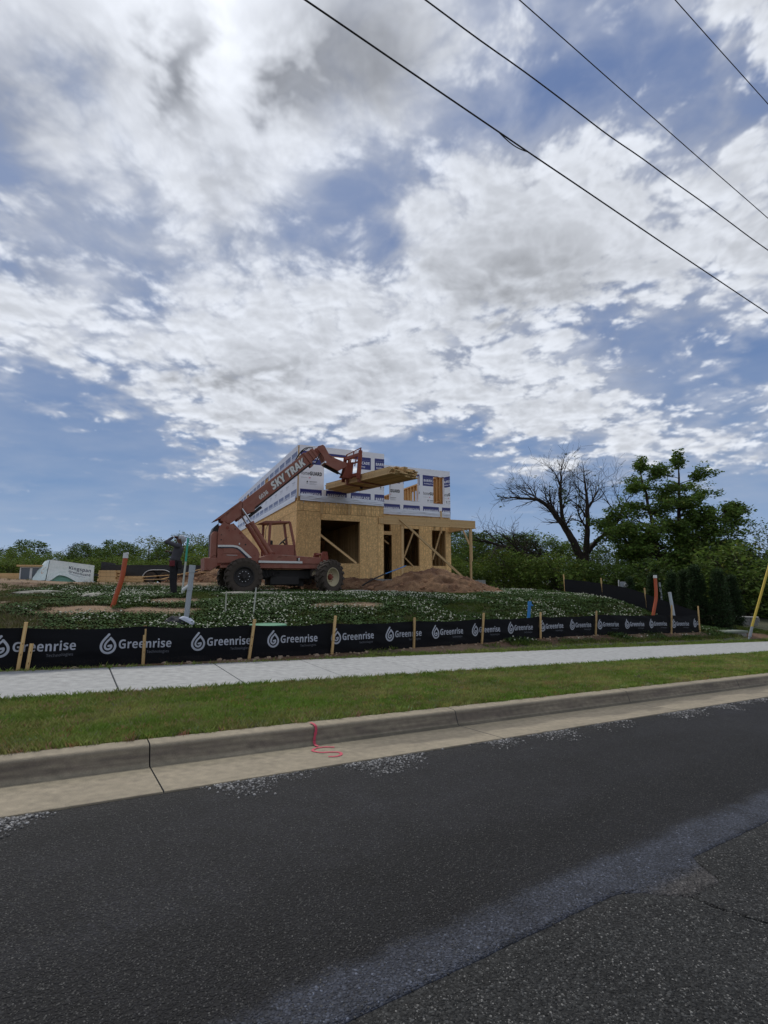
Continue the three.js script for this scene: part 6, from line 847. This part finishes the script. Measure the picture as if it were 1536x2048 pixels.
// ---------------------------------------------------------------- grass, clover and loose stone
{
  const blade = (r, n, h, spread, w) => { const pos = [], idx = []; for (let i = 0; i < n; i++) { const a = r() * 6.283, d = spread * Math.sqrt(r()), x = d * Math.cos(a), z = d * Math.sin(a), t = r() * 6.283, hh = h * (0.55 + 0.7 * r()), lean = hh * (0.3 + 0.7 * r()), b = pos.length / 3, cx = Math.cos(t), cz = Math.sin(t), ln = r() * 6.283; pos.push(x - cx * w, 0, z - cz * w, x + cx * w, 0, z + cz * w, x + Math.cos(ln) * lean * 0.4 + cx * w * 0.7, hh * 0.6, z + Math.sin(ln) * lean * 0.4 + cz * w * 0.7, x + Math.cos(ln) * lean, hh, z + Math.sin(ln) * lean); idx.push(b, b + 1, b + 2, b, b + 2, b + 3); } const g = new THREE.BufferGeometry(); g.setAttribute('position', new THREE.Float32BufferAttribute(pos, 3)); g.setIndex(idx); g.computeVertexNormals(); g.setAttribute('uv', new THREE.Float32BufferAttribute(new Float32Array(pos.length / 3 * 2), 2)); return g; };
  const grassMat = new THREE.MeshPhysicalMaterial({ color: 0xffffff, roughness: 0.9, specularIntensity: 0.2, side: THREE.DoubleSide });
  const scatter = (name, geo, n, place, m = grassMat) => { const im = new THREE.InstancedMesh(geo, m, n), o = new THREE.Object3D(), c = new THREE.Color(); let k = 0; for (let i = 0; i < n * 4 && k < n; i++) { const q = place(); if (!q) continue; o.position.set(...q.p); o.rotation.set(q.tilt ?? 0, q.turn, 0); o.scale.set(q.s, q.s * (q.sy ?? 1), q.s); o.updateMatrix(); im.setMatrixAt(k, o.matrix); im.setColorAt(k, c.setRGB(...q.c)); k++; } im.count = k; stuff(im, name); return im; };
  const r = rng(401);
  const green = (u, v, k) => { const n = fbm(u * 1.2 + 3, v * 1.2, 3), t = r(); const dry = clamp(0.25 + 1.3 * fbm(u * 0.8 + 30, v * 2.0, 3) + 0.3 * (t - 0.5)) * k; const b = 0.8 + 0.5 * r() + 0.5 * n; return [lerp(0.135, 0.33, dry) * b, lerp(0.205, 0.28, dry) * b, lerp(0.036, 0.12, dry) * b]; };
  scatter('verge_grass', blade(rng(11), 22, 0.05, 0.055, 0.004), 42000, () => { const u = -2.5 + 30 * Math.pow(r(), 1.7), v = lerp(KERB + 0.0, WALK0 - 0.02, r()); return { p: [X(u, v), groundUV(u, v) - 0.006, Z(u, v)], turn: r() * 6.28, s: 0.65 + 0.5 * r(), c: (r() < 0.2 ? [0.3, 0.25, 0.12].map((q) => q * (0.6 + 0.6 * r())) : green(u, v, 0.9)).map((q) => q * 1.22) }; });
  scatter('edge_grass', blade(rng(13), 16, 0.06, 0.06, 0.004), 5200, () => { const u = -2.5 + 30 * Math.pow(r(), 1.5), v = r() < 0.45 ? lerp(WALK1 - 0.02, WALK1 + 0.3, r()) : r() < 0.5 ? WALK0 - 0.03 * r() : lerp(8.3, 9.3, r()); if (v > 8.1 && bareness(u, v) > 0.5) return null; return { p: [X(u, v), groundUV(u, v) + (v < WALK0 ? 0 : v < WALK1 ? 0.05 : 0) - 0.01, Z(u, v)], turn: r() * 6.28, s: 0.6 + 0.7 * r(), c: green(u, v, 0.7) }; });
  scatter('lot_grass', blade(rng(12), 22, 0.07, 0.12, 0.005), 42000, () => { const u = -14 + 36 * r(), v = 8.7 + 19 * Math.pow(r(), 1.3); if (r() < bareness(u, v) * 1.15) return null; if (v > 20.4 && u > -1 && u < 16) return null; return { p: onGround(u, v, -0.01), turn: r() * 6.28, s: 0.55 + 0.75 * r(), c: (r() < (u < 0.6 ? 0.5 : 0.12) ? [0.3, 0.25, 0.13] : green(u, v, u < 0.5 ? 1.2 : 0.55)).map((q) => q * 0.5) }; });
  const leafG = (() => { const l = []; for (let i = 0; i < 12; i++) { const q = rng(500 + i), g = new THREE.CircleGeometry(0.014, 6); g.rotateX(-Math.PI / 2 + (q() - 0.5)); g.rotateY(q() * 6); g.translate((q() - 0.5) * 0.22, 0.02 + 0.045 * q(), (q() - 0.5) * 0.22); l.push(g); } return merge(l); })();
  const clover = (u, v) => fbm(u * 0.45 + 11, v * 0.45 + 5, 3) + 0.12 - 0.5 * sstep(0.8, -2.5, u) - 0.25 * sstep(18.5, 20.5, v);
  scatter('clover_leaves', leafG, 34000, () => { const u = -4 + 24 * r(), v = 8.8 + 13 * r(); if (clover(u, v) < -0.05 || r() < bareness(u, v)) return null; const b = 0.7 + 0.6 * r(); return { p: onGround(u, v), turn: r() * 6.28, s: 0.8 + 0.7 * r(), c: [0.042 * b, 0.08 * b, 0.024 * b] }; });
  scatter('clover_flowers', new THREE.IcosahedronGeometry(0.0145, 0), 5200, () => { const u = -4 + 22.5 * r(), v = 8.8 + 12.5 * r(); if (clover(u, v) + 0.25 * pn(u * 2.3, v * 2.3) < 0.05 + 0.22 * r() || r() < bareness(u, v) * 1.3) return null; const b = 0.6 + 0.4 * r(); return { p: onGround(u, v, 0.07 + 0.05 * r()), turn: r() * 6, s: 0.7 + 0.8 * r(), sy: 0.85, c: [0.66 * b, 0.66 * b, 0.52 * b] }; });
  const pebble = (() => { const g = new THREE.IcosahedronGeometry(1, 1), p = g.attributes.position; for (let i = 0; i < p.count; i++) { const f = 1 + 0.5 * pn(p.getX(i) * 1.7 + 3, p.getZ(i) * 1.7 + p.getY(i) * 1.3); p.setXYZ(i, p.getX(i) * f, p.getY(i) * f * 0.65, p.getZ(i) * f); } g.computeVertexNormals(); return g; })();
  const stoneMat = new THREE.MeshStandardMaterial({ color: 0xffffff, roughness: 0.85 });
  scatter('loose_gravel', pebble, 9000, () => { const u = -0.6 + 13 * Math.pow(r(), 1.3), v = LIP - 0.005 - 0.34 * Math.pow(r(), 1.6); const dens = sstep(-0.12, 0.25, fbm(u * 1.1 + 4, 2, 2) + 0.22 * (fbm(u * 6, v * 6, 2)) - (LIP - v) * 0.7 + 0.05); if (r() > dens) return null; const s = 0.003 + 0.0075 * Math.pow(r(), 2.5), b = 0.05 + 0.3 * Math.pow(r(), 2.5); return { p: [X(u, v), roadY(u) + s * 0.3, Z(u, v)], turn: r() * 6, s, c: [b, b * 0.98, b * 0.96] }; }, stoneMat);
  scatter('surface_stones', pebble, 80000, () => { const u = -0.4 + 7.5 * Math.pow(r(), 1.5), v = lerp(0.85, LIP, r()), old = v < seamV(u) - 0.01; if (!old && v < seamBase(u) + 0.2 && r() < 0.75) return null; const s = 0.002 + (old ? 0.0035 : 0.0025) * Math.pow(r(), 2), pale = r() < (old ? 0.35 : 0.12), b = pale ? (old ? 0.07 + 0.1 * r() : 0.045 + 0.06 * r()) : 0.012 + 0.05 * r(); return { p: [X(u, v), roadY(u) + (old ? -0.0045 : 0) - s * 0.25, Z(u, v)], turn: r() * 6, s, c: [b, b * 0.98, b * 0.92] }; }, stoneMat);
  scatter('lot_stones', pebble, 700, () => { const u = -4 + 22 * r(), v = r() < 0.4 ? fenceV(u) - 0.2 + 0.3 * r() : 9 + 14 * r(); if (bareness(u, v) < 0.35) return null; const s = 0.012 + 0.035 * Math.pow(r(), 3), b = 0.7 + 0.5 * r(); return { p: onGround(u, v, s * 0.2), turn: r() * 6, s, c: [0.3 * b, 0.22 * b, 0.15 * b] }; }, stoneMat);
}
scene.traverse((m) => { if (m.isMesh) { m.castShadow = true; m.receiveShadow = true; } });
renderer.render(scene, camera);
